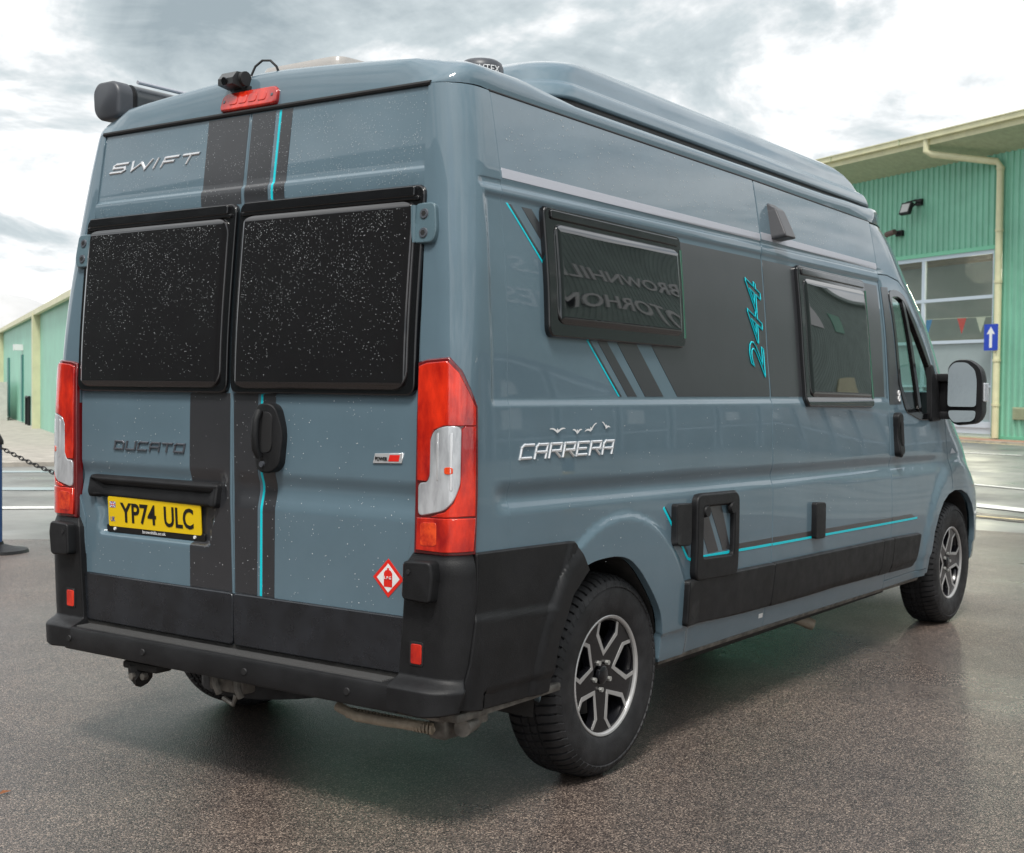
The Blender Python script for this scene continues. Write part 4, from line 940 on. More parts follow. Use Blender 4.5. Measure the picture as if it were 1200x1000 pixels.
patch('side_graphic', [(.760+G, 2.003), (2.252, 1.996), (2.252, 1.388), (1.374+G, 1.388)], SM, 'vinyl', van, **V1)
patch('side_graphic', [(2.267, 1.996), (3.775, 1.985), (3.760, 1.386), (2.267, 1.388)], SM, 'vinyl', van, **V1)
patch('door_graphic', [(3.818, 1.345), (3.822, 1.980), (3.925, 1.985), (3.915, 1.86), (3.955, 1.50), (3.985, 1.40), (4.005, 1.345)], SM, 'vinyl', van, **V1)
for x0, x1 in ((.262, 2.252), (2.267, 3.80)):
    patch('silver_line', [(x0, 2.090-.001*x0), (x0, 2.122-.001*x0), (x1, 2.118-.003*x1), (x1, 2.086-.003*x1)], SM, 'silver_vinyl', van, off=.0013, th=.002, bev=.0004, gu=.1, gv=.012)
text_on('model_lettering', '244', .19, SM, 2.215, 1.470, 'turquoise', van, rot=PI/2, fill=False, bevel=.0026, shear=.3, width=.435, height=.150, off=.004, ext=.0, spacing=.95, label='turquoise outlined 244 numerals set upright')
strokes('model_badge', 'CARRERA', SM, .300, 1.182, .580, .052, .012, .0095, .005, 'chrome', van, shear=.35, label='chrome CARRERA lettering')
for x, z, w_, t_ in ((.525, 1.276, .095, .0), (.648, 1.270, .060, .0), (.735, 1.277, .080, .28), (.838, 1.284, .055, -.2)):
    mb = MB(); k = 9; V = []
    for i in range(k+1):
        u = -1+2*i/k; zz = .008*(1-abs(u))*(-1)+.007*math.sin(abs(u)*2.6) + t_*u*.05; th_ = .0032*(1-abs(u)**1.5)+.0010
        V += [SM(x+u*w_/2, z+zz-th_, .004)[0], SM(x+u*w_/2, z+zz+th_, .004)[0]]
    mb.add(V, [(2*i, 2*i+2, 2*i+3, 2*i+1) for i in range(k)])
    mb.add([SM(x-.006, z-.012, .005)[0], SM(x+.010, z-.004, .005)[0], SM(x-.004, z+.006, .005)[0]], [(0, 1, 2)]); mb.obj('bird_emblem', 'white', van)
# side windows
def side_window(x0, z0, x1, z1, sl=0, lab=None, ins=(.075, .04, .03, .045)):
    P_ = round_poly([(x0, z0), (x0, z1), (x1, z1-sl), (x1, z0-sl)], .028)
    f = patch('side_window', P_, SM, 'gloss_black', van, off=.022, th=.05, bev=.008, gu=.05, gv=.05, label=lab)
    patch('window_rail', round_poly([(x0+.03, z1-.034), (x0+.03, z1-.012), (x1-.03, z1-sl-.012), (x1-.03, z1-sl-.034)], .004), SM, 'gloss_black', f, off=.030, th=.02, bev=.005, gu=.1, gv=0)
    a, b, c, d = x0+ins[0]*.6, x1-ins[2], z0+ins[1], z1-ins[3]-.01
    def bul(u, v):
        t = max(0, min(1, min(u-a, b-u, v-(c-sl*(u-a)/(b-a)), d-sl*(u-a)/(b-a)-v)/.024))
        return .025+.008*math.sin(t*PI/2)+.0025*math.sin(PI*max(0, min(1, (u-a)/(b-a))))*math.sin(PI*max(0, min(1, (v-c)/(d-c))))
    q = [.004, .008, .012, .016, .020, .025]
    patch('window_pane', round_poly([(a, c), (a, d), (b, d-sl), (b, c-sl)], .05, 7), SM, 'side_acrylic', f, off=bul, th=.02, bev=.006, gu=.03, gv=.03, lu=[a+k for k in q]+[b-k for k in q], lv=[c+k for k in q]+[d-k for k in q])
    mb = MB(); mb.tube([SM(x1-.004, z0-sl+.03, .022)[0], SM(x1-.004, z1-sl-.05, .022)[0]], .006, 8); mb.obj('window_stay', mat('glass_edge', (.02, .10, .06), .15, coat=1) if 'glass_edge' not in MT else 'glass_edge', f, smooth=True)
side_window(.478, 1.594, 1.440, 2.020, .010, 'wide black acrylic window nearer the rear')
side_window(2.632, 1.346, 3.520, 1.996, .010, 'tall black acrylic window behind the cab door')
# door strip behind the cab, fittings
v_ = MB()
mat('cowl_grey', (.075, .075, .08), .42)
def vent():
    f = patch('flue_vent', [(2.385, 2.105), (2.385, 2.250), (2.392, 2.257), (2.462, 2.257), (2.475, 2.245), (2.490, 2.105)], SM, 'cowl_grey', van, off=lambda u, z: .010+.022*(1-ss(2.225, 2.257, z))+.040*max(0, (2.257-z)/.152), th=.1, bev=.006, gu=.02, gv=.012, label='dark grey wedge vent cowl')
vent()
d0, d1, e0, e1 = 1.500, 1.862, .662, .990
cd = patch('service_hatch', round_poly([(d0, e0), (d0, e1), (d1, e1-.006), (d1, e0-.012)], .035, 5), SM, 'black_plastic', van, off=.030, th=.045, bev=.010, gu=.04, gv=.03, holes=[round_poly([(d0+.040, e0+.072), (d0+.040, e1-.034), (d1-.034, e1-.040), (d1-.034, e0+.062)], .028, 4)], label='black framed outer hatch with rounded corners')
ip = [(d0+.030, e0+.060), (d0+.030, e1-.025), (d1-.025, e1-.030), (d1-.025, e0+.050)]
patch('hatch_panel', ip, SM, 'paint', cd, off=.008, th=.008, bev=.001, gu=.06, gv=.05)
patch('hatch_stripe', [(d0+.035, e1-.10), (d0+.060, e1-.030), (d0+.085, e1-.030), (d0+.215, e0+.092), (d0+.125, e0+.092)], SM, 'vinyl', cd, off=.0095, th=.001, bev=.0003, gu=.06, gv=.05)
patch('hatch_stripe', [(d0+.120, e1-.030), (d0+.225, e1-.030), (d1-.040, e0+.092), (d0+.255, e0+.092)], SM, 'vinyl', cd, off=.0095, th=.001, bev=.0003, gu=.06, gv=.05)
patch('hatch_stripe', [(d0+.030, e0+.076), (d0+.030, e0+.088), (d1-.025, e0+.084), (d1-.025, e0+.072)], SM, 'turquoise', cd, off=.0100, th=.001, bev=.0003, gu=.06, gv=0)
for x in (d0+.068, d1-.062):
    p_, n = SM(x, e1-.062, .030); mb = MB(); mb.tube([p_-n*.012, p_+n*.006], [.026, .022], 14); mb.obj('hatch_latch', 'black_plastic', cd, smooth=True)
patch('access_cover', round_poly([(1.330, .812), (1.330, .968), (1.445, .964), (1.445, .808)], .010), SM, 'black_plastic', van, off=.026, th=.03, bev=.005, gu=.04, gv=.05)
patch('access_cover', round_poly([(2.705, .722), (2.705, .884), (2.812, .878), (2.812, .717)], .010), SM, 'black_plastic', van, off=.026, th=.03, bev=.005, gu=.04, gv=.05)
turq([(1.262, .962), (1.33, .890), (1.405, .812), (1.452, .760), (1.466, .747), (1.485, .741), (1.505, .741)], .011)
turq([(1.862, .738), (2.0, .735), (2.254, .731)], .011); turq([(2.265, .730), (2.80, .7225), (3.3, .715), (3.803, .707)], .011); turq([(3.811, .707), (4.22, .702)], .011)
patch('side_stripe', [(1.275, .966), (1.44, .800), (1.46, .780), (1.47, .760), (1.40, .800), (1.27, .960)], SM, 'vinyl', van, **V1)
patch('side_stripe', [(1.44, .966), (1.498, .966), (1.498, .80), (1.44, .86)], SM, 'vinyl', van, **V1)
patch('side_stripe', [(1.866, .743), (1.866, .766), (2.254, .761), (2.254, .737)], SM, 'vinyl', van, **V1)
patch('side_stripe', [(2.265, .736), (2.265, .761), (3.803, .734), (3.803, .713)], SM, 'vinyl', van, **V1)
patch('side_stripe', [(3.811, .713), (3.811, .734), (4.12, .731), (4.18, .708)], SM, 'vinyl', van, **V1)
def mould(poly): return patch('side_moulding', round_poly(poly, .012, 3), SM, 'black_plastic', van, off=.024, th=.03, bev=.008, gu=.06, gv=.04)
mould([(1.440, .488), (1.436, .655), (2.255, .642), (2.240, .470)]); mould([(2.250, .469), (2.265, .642), (3.648, .620), (3.635, .446)])
mould([(3.645, .445), (3.658, .620), (3.806, .618), (3.800, .443)]); mould([(3.812, .442), (3.815, .618), (4.25, .606), (4.225, .500), (4.190, .436)])
patch('sill_sticker', [(2.20, .404), (2.20, .424), (2.24, .424), (2.24, .404)], SM, 'white', van, off=.0015, th=.001, bev=.0002, gu=0, gv=0)
# cab window
def cab_side(sd, sm, cm):
    sur = patch('window_surround', round_poly([(3.925, 1.965), (4.065, 1.979), (4.173, 1.955), (4.530, 1.572), (4.615, 1.425), (4.632, 1.250), (4.30, 1.256), (4.07, 1.304), (3.973, 1.45)], .04, 3), sm, 'gloss_black', van, off=.006, th=.03, bev=.004, gu=.05, gv=.05, holes=[round_poly([(3.955, 1.935), (4.06, 1.945), (4.150, 1.925), (4.495, 1.555), (4.560, 1.42), (4.575, 1.285), (4.305, 1.290), (4.10, 1.335), (4.005, 1.46)], .03, 3)])
    patch('cab_glass', [(3.945, 1.940), (4.06, 1.950), (4.158, 1.930), (4.505, 1.560), (4.570, 1.42), (4.585, 1.275), (4.305, 1.280), (4.09, 1.325), (3.995, 1.46)], sm, 'cab_glass', sur, off=-.010, th=0, bev=.001, gu=.06, gv=.06)
    patch('window_divider', [(4.125, 1.955), (4.155, 1.955), (4.345, 1.262), (4.300, 1.262)], sm, 'gloss_black', sur, off=.004, th=.02, bev=.003, gu=0, gv=.08)
    patch('mirror_sail', round_poly([(4.49, 1.57), (4.52, 1.565), (4.60, 1.43), (4.63, 1.25), (4.46, 1.245)], .02, 3), sm, 'black_plastic', sur, off=.020, th=.03, bev=.004, gu=.05, gv=.05)
    h = patch('cab_handle', round_poly([(3.870, 1.075), (3.868, 1.280), (3.895, 1.295), (3.925, 1.285), (3.945, 1.20), (3.935, 1.085), (3.900, 1.065)], .018, 4), sm, 'black_plastic', van, off=lambda u, v: .030-.006*math.cos((v-1.18)*30), th=.04, bev=.008, gu=.02, gv=.03)
    patch('handle_recess', round_poly([(3.895, 1.12), (3.895, 1.255), (3.925, 1.255), (3.928, 1.12)], .012, 3), sm, 'interior_dark', h, off=.036, th=.004, bev=.001, gu=0, gv=.04)
    # mirror
    m = empty('wing_mirror', (0, 0, 0), van)
    def Q(y, z): return (y*sd, z)
    hp_ = round_poly([(1.058, 1.270), (1.052, 1.560), (1.088, 1.600), (1.175, 1.602), (1.232, 1.560), (1.250, 1.500), (1.252, 1.285), (1.225, 1.238), (1.095, 1.222)], .035, 5)
    mb = MB(); n = len(hp_); cx_ = sum(p_[0] for p_ in hp_)/n; cz_ = sum(p_[1] for p_ in hp_)/n; V = []; rings = ((0, .94), (.0, 1.0), (.05, 1.03), (.10, .98), (.15, .80), (.17, .45), (.172, .0))
    for dx, k in rings:
        for y, z in hp_: V.append((4.62+dx, sd*(cx_+(y-cx_)*k), cz_+(z-cz_)*k))
    Fc = [(i*n+k, i*n+(k+1) % n, (i+1)*n+(k+1) % n, (i+1)*n+k) for i in range(len(rings)-1) for k in range(n)]; Fc.append(tuple(range(n)))
    mb.add(V, Fc); mb.obj('mirror_housing', 'black_plastic', m, smooth=True)
    gm = plane_map((4.617, 0, 0), (0, sd, 0), (0, 0, 1)) if sd > 0 else plane_map((4.617, 0, 0), (0, -1, 0), (0, 0, 1))
    def gl(poly, nm):
        mb = MB(); n = len(poly); tx = lambda y, z: (y-1.15)*(.26)+(z-1.4)*.05-.024; mb.add([(4.614+tx(y, z), sd*y, z) for y, z in poly]+[(4.630+tx(y, z)*.3, sd*y, z) for y, z in poly], [tuple(range(n)), tuple(range(n, 2*n))[::-1]]+[(i, (i+1) % n, n+(i+1) % n, n+i) for i in range(n)]); mb.obj(nm, 'mirror', m)
    gl(round_poly([(1.070, 1.330), (1.068, 1.550), (1.098, 1.588), (1.165, 1.588), (1.210, 1.545), (1.222, 1.48), (1.222, 1.330)], .02, 3), 'mirror_glass')
    gl(round_poly([(1.074, 1.308), (1.222, 1.308), (1.218, 1.262), (1.195, 1.244), (1.105, 1.238), (1.080, 1.270)], .015, 3), 'lower_mirror_glass')
    mb = MB(); mb.box((4.64, min(sd*1.235, sd*1.262), 1.36), (4.72, max(sd*1.235, sd*1.262), 1.47), .006); mb.obj('indicator_lens', 'lens_clear', m)
    mb = MB()
    for z0, z1 in ((1.475, 1.522), (1.255, 1.300)): mb.box((4.60, min(sd*.955, sd*1.08), z0), (4.66, max(sd*.955, sd*1.08), z1), .008)
    mb.box((4.585, min(sd*.945, sd*1.00), 1.25), (4.66, max(sd*.945, sd*1.00), 1.52), .01)
    mb.box((4.64, min(sd*1.0, sd*1.06), 1.27), (4.67, max(sd*1.0, sd*1.06), 1.50), .004); mb.obj('mirror_arm', 'black_plastic', m, smooth=True)
both(cab_side)
strokes  # (lettering helper used above)
mb = MB()
for k in range(2): mb.tube([SM(3.965+.012*math.cos(t), 1.405-.03*k+.014*math.sin(t), .003)[0] for t in [2*PI*i/10 for i in range(11)]], .0035, 5, cap=False)
mb.obj('door_sticker', 'white', van)
patch('wing_badge', [(4.83, 1.045), (4.87, 1.075), (4.93, 1.045)], SM, 'silver_vinyl', van, off=.003, th=.003, bev=.001, gu=0, gv=0)
patch('door_seal', [(4.765, 1.05), (4.775, .86), (4.783, .86), (4.773, 1.05)], SM, 'rubber', van, off=-.002, th=.004, bev=.0005, gu=0, gv=.05)
# cab interior
mb = MB(); mb.box((3.84, -.90, .40), (5.5, .90, .46)); mb.box((4.75, -.80, .9), (5.25, .80, 1.22), .05); mb.box((3.80, -.80, .40), (3.83, .80, 1.25)); mb.obj('cab_interior', 'interior_dark', van)
for y in (-.50, .50):
    s = MB(); s.box((3.98, y-.25, .85), (4.48, y+.25, .98), .05); s.box((3.93, y-.24, .98), (4.06, y+.24, 1.56), .05); s = s.obj('cab_seat', 'seat', van, smooth=True)
    mb = MB(); mb.box((3.94, y-.14, 1.60), (4.03, y+.14, 1.79), .04); mb.obj('headrest', 'seat', s, smooth=True)
mb = MB(); mb.tube([(4.45+.08*math.sin(t)*.3, -.45+.19*math.cos(t), 1.18+.17*math.sin(t)) for t in [2*PI*i/20 for i in range(21)]], .014, 8, cap=False); mb.obj('steering_wheel', 'rubber', van, smooth=True)

# ---------------- roof fittings
def poptop():
    V = []; Fc = []; n0 = 10
    def ring(x0, x1, w, r):
        pts = []
        for cx_, cy_, a0 in ((x1-r, w-r, 0), (x0+r, w-r, 90), (x0+r, -(w-r), 180), (x1-r, -(w-r), 270)):
            for k in range(n0+1):
                t = math.radians(a0+90*k/n0); pts.append((cx_+r*math.cos(t), cy_+r*math.sin(t)))
        return pts
    prof = [(.010, .0, .0, 2.466), (0, .0, 0, 2.470), (.001, .006, .01, 2.480), (.006, .02, .03, 2.505), (.014, .035, .05, 2.524), (.024, .045, .07, 2.532), (.034, .05, .08, 2.534), (.040, .055, .09, 2.545), (.050, .07, .14, 2.580), (.062, .11, .22, 2.612), (.076, .16, .32, 2.634), (.10, .24, .42, 2.650), (.15, .36, .55, 2.660), (.30, .5, .75, 2.668), (.50, .8, 1.0, 2.672), (.74, 1.2, 1.4, 2.674)]
    for ins, rb, ff, z in prof:
        for x, y in ring(.72+rb, 4.00-ff, .842-ins, .17): V.append((x, y, z-.014*(x-.8)))
    m = 4*(n0+1)
    for i in range(len(prof)-1):
        for k in range(m): Fc.append((i*m+k, i*m+(k+1) % m, (i+1)*m+(k+1) % m, (i+1)*m+k))
    Fc.append(tuple(range((len(prof)-1)*m, len(prof)*m)))
    p_ = mesh_obj('pop_top_roof', V, Fc, 'paint', van, True)
    V = []; Fc = []
    for ins, z in ((.012, 2.40), (.012, 2.436), (-.004, 2.438), (-.004, 2.454), (.010, 2.458), (.010, 2.474)):
        for x, y in ring(.725+ins, 3.995-ins, .842-ins, .17): V.append((x, y, z-.014*(x-.8)))
    for i in range(5):
        for k in range(m): Fc.append((i*m+k, i*m+(k+1) % m, (i+1)*m+(k+1) % m, (i+1)*m+k))
    o = mesh_obj('roof_seal', V, Fc, 'rubber', p_); 
poptop()
def antenna():
    V = []; Fc = []; n = 28; pr = ((.082, 2.465), (.082, 2.50), (.080, 2.540), (.074, 2.556), (.060, 2.566), (.03, 2.570), (.0, 2.571))
    for r, z in pr:
        for k in range(n): V.append((.60+r*math.cos(2*PI*k/n), -.630+r*math.sin(2*PI*k/n), z+.008))
    a = mesh_obj('antenna_dome', V, [(i*n+k, i*n+(k+1) % n, (i+1)*n+(k+1) % n, (i+1)*n+k) for i in range(len(pr)-1) for k in range(n)], mat('dome_grey', (.055, .06, .07), .4), van, True, label='small dark round antenna dome lettered AVTEX')
    V, F_ = text_mesh('AVTEX', .04, .001); w = max(v[0] for v in V); out = []
    for x, y, z in V:
        t = math.radians(232)+(x/w-.5)*1.25; r = .083+z; out.append((.60+r*math.cos(t), -.630+r*math.sin(t), 2.523+y*.85))
    mesh_obj('antenna_lettering', out, F_, 'white', a)
antenna()
mb = MB(); V = []; Fc = []
pr = ((0, 2.50), (0, 2.645), (.010, 2.668), (.04, 2.676), (.09, 2.680), (.19, 2.683))
for ins, z in pr:
    q = rrect(.52+ins, -.02+ins, .96-ins, .42-ins, .05*(1-ins*4), 4)
    V += [(x, y, z+.03*(x-.52)) for x, y in q]
m = len(q)
mb.add(V, [(i*m+k, i*m+(k+1) % m, (i+1)*m+(k+1) % m, (i+1)*m+k) for i in range(len(pr)-1) for k in range(m)]+[tuple(range((len(pr)-1)*m, len(pr)*m))])
mb.obj('roof_light', 'skylight', van, smooth=True, label='pale plastic skylight dome on the roof')
def awning():
    prof = round_poly([(.835, 2.470), (.835, 2.585), (.870, 2.622), (.975, 2.622), (1.005, 2.590), (1.000, 2.500), (.960, 2.462)], .025, 4)
    def loft(x0, x1, k, nm, m, par, bev=0):
        mb = MB(); n = len(prof); V = []; cy = .92; cz = 2.542
        st = [(x0, k)] + ([(x0+.012, k)] if False else []) + [(x1, k)]
        if bev: st = [(x0, k*.86), (x0+bev*.4, k*.96), (x0+bev, k), (x1, k)]
        for x, kk in st: V += [(x, cy+(y-cy)*kk, cz+(z-cz)*kk-.004*x) for y, z in prof]
        mb.add(V, [(i*n+j, i*n+(j+1) % n, (i+1)*n+(j+1) % n, (i+1)*n+j) for i in range(len(st)-1) for j in range(n)]+[tuple(range(n))[::-1], tuple(range((len(st)-1)*n, len(st)*n))])
        return mb.obj(nm, m, par, smooth=True)
    a = loft(.27, 3.9, .96, 'awning_case', mat('awning_grey', (.035, .042, .048), .38, coat=.3), van)
    loft(.175, .245, .97, 'awning_end_cap', 'dome_grey', a, .014)
    loft(.245, .27, .88, 'awning_end_cap', 'black_plastic', a)
    mb = MB(); mb.tube([(.27, .84, 2.622), (3.9, .84, 2.608)], .008, 8); mb.obj('awning_rail', 'silver_vinyl', a)
    mb = MB(); mb.box((.5, .80, 2.44), (.62, .90, 2.50), .005); mb.box((2.5, .80, 2.42), (2.62, .90, 2.48), .005); mb.obj('awning_bracket', 'black_plastic', a)
awning()
# high brake light and rear camera on the roof edge
def brake_lamp():
    c = Vector((.092, .006, 2.420)); up = Vector((.30, 0, 1)).normalized()
    pm_ = plane_map(c, (0, -1, -.0), up)
    b = patch('brake_light', round_poly([(-.134, -.025), (-.132, .020), (-.115, .032), (.118, .032), (.134, .018), (.134, -.025)], .012, 4), pm_, 'lens_red', van, off=.012, th=.05, bev=.008, gu=0, gv=0)
    for k in range(4):
        u = -.072+k*.048; patch('led_segment', round_poly([(u-.018, -.012), (u-.018, .018), (u+.018, .018), (u+.018, -.012)], .008, 3), pm_, 'lens_red', b, off=.015, th=.006, bev=.003, gu=0, gv=0)
    for u in (-.120, .120): patch('lamp_screw', rrect(u-.005, -.003, u+.005, .007, .0045), pm_, 'dark_chrome', b, off=.014, th=.004, bev=.001, gu=0, gv=0)
brake_lamp()
def rear_camera():
    c = empty('rear_camera', (0, 0, 0), van)
    mb = MB(); mb.box((.095, .010, 2.448), (.20, .095, 2.474), .006); mb.obj('camera_foot', 'black_plastic', c, smooth=True)
    pr_ = [(.050, 2.478), (.050, 2.500), (.070, 2.524), (.125, 2.528), (.138, 2.505), (.132, 2.482), (.10, 2.470)]
    M = Matrix.Translation((.0, .125, 0)) @ Matrix(((1, 0, 0, 0), (0, 0, -1, 0), (0, 1, 0, 0), (0, 0, 0, 1)))
    mb = MB(); mb.prism(pr_, 0, .075, M); mb.obj('camera_body', mat('cam_shell', (.045, .048, .05), .35, coat=.3), c)
    mb = MB(); mb.tube([(.049, .088, 2.490), (.044, .088, 2.489)], .014, 12); mb.obj('camera_lens', 'gloss_black', c)
    mb = MB()
    mb.cyl((.09, .030, 2.498), (0, 1, 0), .026, .014, 16); mb.tube([(.12, .03, 2.515), (.13, .02, 2.548), (.14, -.005, 2.568), (.15, -.035, 2.566), (.16, -.055, 2.545), (.17, -.06, 2.52), (.19, -.06, 2.50)], .0045, 6); mb.obj('camera_cable', 'rubber', c, smooth=True)
rear_camera()

# ---------------- wheels
def make_wheel():
    w = empty('wheel', (0, 0, 0), van)
    pr = [(.213, .014), (.219, .004), (.232, -.004), (.250, -.009), (.275, -.013), (.300, -.013), (.318, -.010), (.323, -.0085), (.326, -.0105), (.345, -.0055), (.348, -.003), (.356, .006), (.362, .016), (.3675, .030), (.3705, .048), (.3715, .062), (.3715, .068), (.364, .070), (.364, .077), (.3718, .079), (.372, .100), (.365, .102), (.365, .109), (.372, .111), (.3718, .132), (.364, .134), (.364, .141), (.3715, .143), (.3705, .165), (.366, .185), (.355, .200), (.33, .212), (.28, .214), (.23, .205), (.213, .195)]
    NP = 66; V = []; Fc = []; n = len(pr); rows = []
    for k in range(NP):
        for j, (f, g) in enumerate(((0, 0), (.72, 0), (.78, 1), (.96, 1))):
            row = []
            for (r, y) in pr:
                t = 2*PI*(k+f)/NP
                if .340 < r:   # lateral tread grooves, slanted
                    sl = .35*math.sin((y-.09)*22)*2*PI/NP; tt = t+sl
                    dep = (.011 if (y < .064 or y > .14) and r > .352 else .005) * g if not (.062 < y < .068) else 0
                    if r < .352: dep *= .3
                    row.append((tt, r-dep, y))
                elif .323 < r <= .345: row.append((t, r, y-(.0028 if j < 2 else 0)))
                else: row.append((t, r, y))
            rows.append(row)
    for row in rows: V += [(r*math.cos(t), y, r*math.sin(t)) for t, r, y in row]
    m = len(rows)
    for i in range(m):
        for k in range(n-1): Fc.append((i*n+k, i*n+k+1, ((i+1) % m)*n+k+1, ((i+1) % m)*n+k))
    o = mesh_obj('tyre', V, Fc, 'tyre', w); o.data.shade_smooth(); o.data.set_sharp_from_angle(angle=math.radians(28))
    # rim: barrel, spoke face with five openings, machined edges
    def lathe(name, prof, m_, N_=72, sm_=True):
        V = []; n_ = len(prof)
        for i in range(N_):
            t = 2*PI*i/N_; V += [(r*math.cos(t), y, r*math.sin(t)) for r, y in prof]
        F_ = [(i*n_+k, i*n_+k+1, ((i+1) % N_)*n_+k+1, ((i+1) % N_)*n_+k) for i in range(N_) for k in range(n_-1)]
        q = mesh_obj(name, V, F_, m_, w); q.data.shade_smooth(); q.data.set_sharp_from_angle(angle=math.radians(30)); return q
    lathe('rim_barrel', [(.204, .012), (.196, .03), (.190, .06), (.186, .20), (.20, .205)], 'rim_black')
    lathe('rim_lip', [(.2220, .010), (.2210, .001), (.2185, -.001), (.2120, .001), (.2085, .005), (.2070, .016)], 'alloy')
    lathe('brake_disc', [(.04, .085), (.150, .085), (.152, .090), (.152, .105), (.04, .105)], 'brake')
    lathe('wheel_back', [(.0, .15), (.195, .15)], 'interior_dark', 24)
    def yface(r): return .012+.020*(1-min(1, r/.205))**1.0+.012*ss(.06, .03, r)
    fm = lambda u, v, off=0: (Vector((u, yface(math.hypot(u, v))-off, v)), Vector((0, -1, 0)))
    def pol(r, a): return (r*math.cos(a), r*math.sin(a))
    outer = [pol(.2075, 2*PI*i/80) for i in range(80)]; holes = []; rims = []
    for k in range(5):
        a0 = PI/2+2*PI*k/5; d = math.radians
        inn = [pol(.088, a0), pol(.165, a0+d(21)), pol(.201, a0+d(16)), pol(.2035, a0+d(5)), pol(.2035, a0-d(5)), pol(.201, a0-d(16)), pol(.165, a0-d(21))]
        inn = round_poly(inn, .010, 3); holes.append(inn)
        band_o = [pol(.2035, a0+d(20)), pol(.162, a0+d(27)), pol(.069, a0), pol(.162, a0-d(27)), pol(.2035, a0-d(20))]
        band_i = [pol(.2035, a0-d(16.2)), pol(.165, a0-d(21.2)), pol(.0875, a0), pol(.165, a0+d(21.2)), pol(.2035, a0+d(16.2))]
        rims.append(band_o+band_i)
    fmr = lambda u, v, off=0: (Vector((u, yface(math.hypot(u, v))-off, v)), Vector((0, -1, 0)))
    patch('spoke_face', outer, fmr, 'rim_black', w, off=0, th=.028, bev=.002, gu=.03, gv=.03, holes=holes)
    for b in rims: patch('machined_edge', b, fmr, 'alloy', w, off=.0016, th=.003, bev=.0006, gu=.03, gv=.03)
    cap = lathe('centre_cap', [(.0, .014), (.028, .015), (.033, .018), (.034, .030)], 'rim_black', 30)
    text_on('cap_lettering', 'FIAT', .03, fmr, -.022, -.010, 'alloy', w, off=.019, width=.044, height=.020)
    for k in range(5):
        t = -PI/2+2*PI*k/5; x, z = .054*math.cos(t), .054*math.sin(t); y = yface(.054)
        mb = MB(); mb.tube([(x, y+.002, z), (x, y-.012, z)], .0095, 6); mb.obj('wheel_bolt', 'steel', w)
    return w
def copy_tree(o, parent):
    c = o.copy(); C.objects.link(c); c.parent = parent
    for ch in list(o.children): copy_tree(ch, c)
    return c
w0 = make_wheel(); w0.location = (.930, -.985, .368); w0.rotation_euler = (0, .12, 0)
w1 = copy_tree(w0, van); w1.location = (4.965, -.985, .368); w1.rotation_euler = (0, -.35, 0)
w2 = copy_tree(w0, van); w2.location = (.930, .985, .368); w2.rotation_euler = (0, .5, PI)
w3 = copy_tree(w0, van); w3.location = (4.965, .985, .368); w3.rotation_euler = (0, .9, PI)
# wheel wells
for sd in (-1, 1):
    for arch in (ARCH, FARCH):
        P_ = [(x, z+.0) for x, z in arch]; n = len(P_); V = [(x, sd*(W0(x, z)-.025), z) for x, z in P_]+[(x, sd*.66, z) for x, z in P_]
        V[0] = (V[0][0], V[0][1], .30); V[n-1] = (V[n-1][0], V[n-1][1], .30); V[n] = (V[n][0], V[n][1], .30); V[2*n-1] = (V[2*n-1][0], V[2*n-1][1], .30)
        Fc = [(i, i+1, n+i+1, n+i) for i in range(n-1)]+[tuple(range(n, 2*n))]
        mesh_obj('wheel_well', V, Fc, 'underbody', van)
# underbody
mb = MB(); mb.box((.12, -.66, .34), (5.4, .66, .46)); mb.box((1.45, -.80, .235), (4.35, .80, .38), .03); mb.box((1.33, -.93, .345), (4.42, .93, .42)); mb.box((.55, -.62, .25), (1.42, .55, .38), .03); mb.box((.05, -.92, .42), (.42, .92, .50)); mb.box((.0, -.80, .42), (.5, .80, .60)); mb.box((.42, -.64, .25), (.62, -.50, .36), .02)
mb.tube([(.93, -.85, .36), (.93, .85, .36)], .055, 12); mb.tube([(4.965, -.85, .36), (4.965, .85, .36)], .05, 12); mb.box((1.5, -.3, .24), (3.2, .35, .36), .03); mb.box((.5, .1, .27), (.85, .6, .38), .05); mb.obj('underbody', 'underbody', van)
for sd in (-1, 1):
    mb = MB(); mb.tube([(1.33, sd*.955, .352), (2.6, sd*.955, .350), (4.42, sd*.945, .335)], .020, 8); mb.obj('sill_flange', 'metal_dirty', van, smooth=True)
mb = MB(); mb.box((.02, -.94, .368), (.16, -.46, .40), .01); mb.box((.02, -1.0, .375), (.60, -.90, .405), .008); mb.box((.06, -.92, .30), (.14, -.85, .39), .01); mb.cyl((.13, -.955, .345), (1, .3, 0), .028, .10, 12); mb.box((.10, -.97, .34), (.22, -.88, .38), .006); mb.obj('tow_frame', 'metal_dirty', van, smooth=True)
mb = MB(); mb.tube([(.02, -.50, .357), (.0, -.60, .343), (.02, -.72, .340), (.05, -.84, .338), (.08, -.88, .33)], .017, 10); 
for k in range(26):
    t = k/25; mb.tube([(.01+.04*t, -.55-.32*t, .347-.012*t), (.012+.04*t, -.556-.32*t, .347-.012*t)], .0195, 8)
mb.obj('corrugated_hose', 'beige_tube', van, smooth=True)
mb = MB(); mb.tube([(.0, .49, .372), (.0, .49, .338), (.0, .46, .322)], .04, 8); mb.box((-.03, .36, .355), (.05, .55, .385), .01); mb.obj('towing_bracket', 'underbody', van, smooth=True)
for y, z in ((.475, .336), (.41, .343)): mb = MB(); mb.cyl((-.04, y, z), (1, 0, 0), .013, .02, 8); mb.obj('bracket_bolt', 'metal_dirty', van)
mb = MB()
for x, y in ((0, .06), (0, -.05)): mb.tube([(x, y+.01, .40), (x-.01, y, .36), (x, y-.01, .325)], .014, 8)
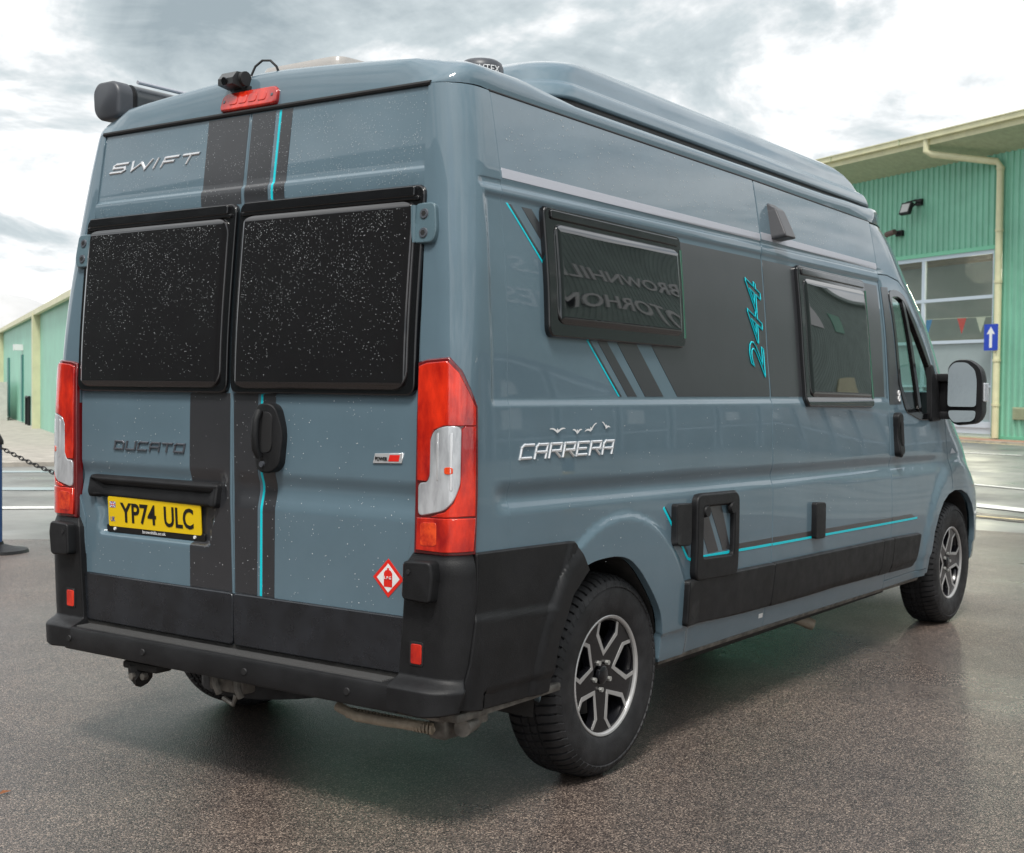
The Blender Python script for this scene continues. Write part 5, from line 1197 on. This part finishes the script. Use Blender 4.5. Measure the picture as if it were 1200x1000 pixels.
mb.tube([(-.01, .02, .315), (-.01, -.03, .300), (-.01, -.045, .335)], .009, 6); mb.box((-.005, -.07, .335), (.06, .10, .40), .008); mb.obj('shackle_bracket', 'metal_dirty', van, smooth=True)
mb = MB(); V = []; n = 28
for r, x in ((.30, .04), (.33, .10), (.33, .26), (.20, .30)):
    V += [(.55+r*1.0*math.cos(2*PI*k/n), .27+r*math.sin(2*PI*k/n), .44-x*.75) for k in range(n)]
mb.add(V, [(i*n+k, i*n+(k+1) % n, (i+1)*n+(k+1) % n, (i+1)*n+k) for i in range(3) for k in range(n)]+[tuple(range(3*n, 4*n))]); mb.obj('spare_wheel', 'tyre', van, smooth=True)
mb = MB(); mb.tube([(3.10, -.55, .30), (3.22, -.72, .24), (3.28, -.80, .20)], .030, 12); mb.obj('exhaust_pipe', 'beige_tube', van, smooth=True)

# ---------------- rain drops on the rear and upper side
def drops(name, mp, region, n, parent, off, dens=None, rmin=.0010, rmax=.0024, seed=0):
    rnd = random.Random(seed); V = []; Fc = []; u0, v0, u1, v1 = region; c = 0
    while c < n:
        u = rnd.uniform(u0, u1); v = rnd.uniform(v0, v1)
        if dens and rnd.random() > dens((u-u0)/(u1-u0), (v-v0)/(v1-v0)): continue
        c += 1; r = rmin+(rmax-rmin)*rnd.random()**2.2; o = off(u, v) if callable(off) else off
        p_, nn = mp(u, v, o); a = nn.cross(Vector((0, 0, 1))).normalized(); b = nn.cross(a); k0 = len(V)
        for k in range(6):
            t = k*PI/3; V.append(p_+a*r*math.cos(t)+b*r*math.sin(t)*rnd.uniform(.9, 1.3))
        for k in range(6):
            t = k*PI/3; V.append(p_+nn*r*.5+(a*math.cos(t)+b*math.sin(t))*r*.55)
        for k in range(6): Fc.append((k0+k, k0+(k+1) % 6, k0+6+(k+1) % 6, k0+6+k))
        Fc.append(tuple(range(k0+6, k0+12)))
    me = mesh_obj(name, V, Fc, 'wet_drop', parent, True, kind='stuff'); return me
WOFF = {1: (.036, .816), -1: (-.808, -.042)}
def on_pane(sd):
    pa, pb = WOFF[sd]
    return lambda u, v: .0333+.002*math.sin(PI*max(0, min(1, (u-pa)/(pb-pa))))*math.sin(PI*max(0, min(1, (v-1.412)/.58)))
cl = lambda u, v: .25+.75*abs(math.sin(u*9+3*v))*abs(math.cos(v*7-u*4))
drops('rain_drops', RM, (.060, 1.435, .795, 1.975), 1500, door_l, on_pane(1), lambda u, v: (.12+.88*v**1.3)*cl(u, v), seed=1, rmin=.0005, rmax=.0013)
drops('rain_drops', RM, (-.785, 1.435, -.065, 1.975), 1900, door_r, on_pane(-1), lambda u, v: (.14+.86*v**1.1)*cl(u, v), seed=2, rmin=.0005, rmax=.0013)
drops('rain_drops', RM, (.01, 2.06, .80, 2.36), 900, door_l, .001, cl, seed=3, rmin=.0006, rmax=.0013)
drops('rain_drops', RM, (-.80, 2.06, -.02, 2.36), 1300, door_r, .001, cl, seed=4, rmin=.0006, rmax=.0013)
drops('rain_drops', RM, (.01, .70, .80, 1.38), 170, door_l, .001, cl, seed=5, rmax=.002)
drops('rain_drops', RM, (-.80, .70, -.02, 1.38), 260, door_r, .001, cl, seed=6, rmax=.002)
drops('rain_drops', SM, (.3, 2.13, 3.5, 2.35), 700, van, .001, cl, seed=7, rmax=.0022)
drops('rain_drops', SM, (.3, .8, 3.5, 1.35), 260, van, .001, cl, seed=8, rmax=.002)
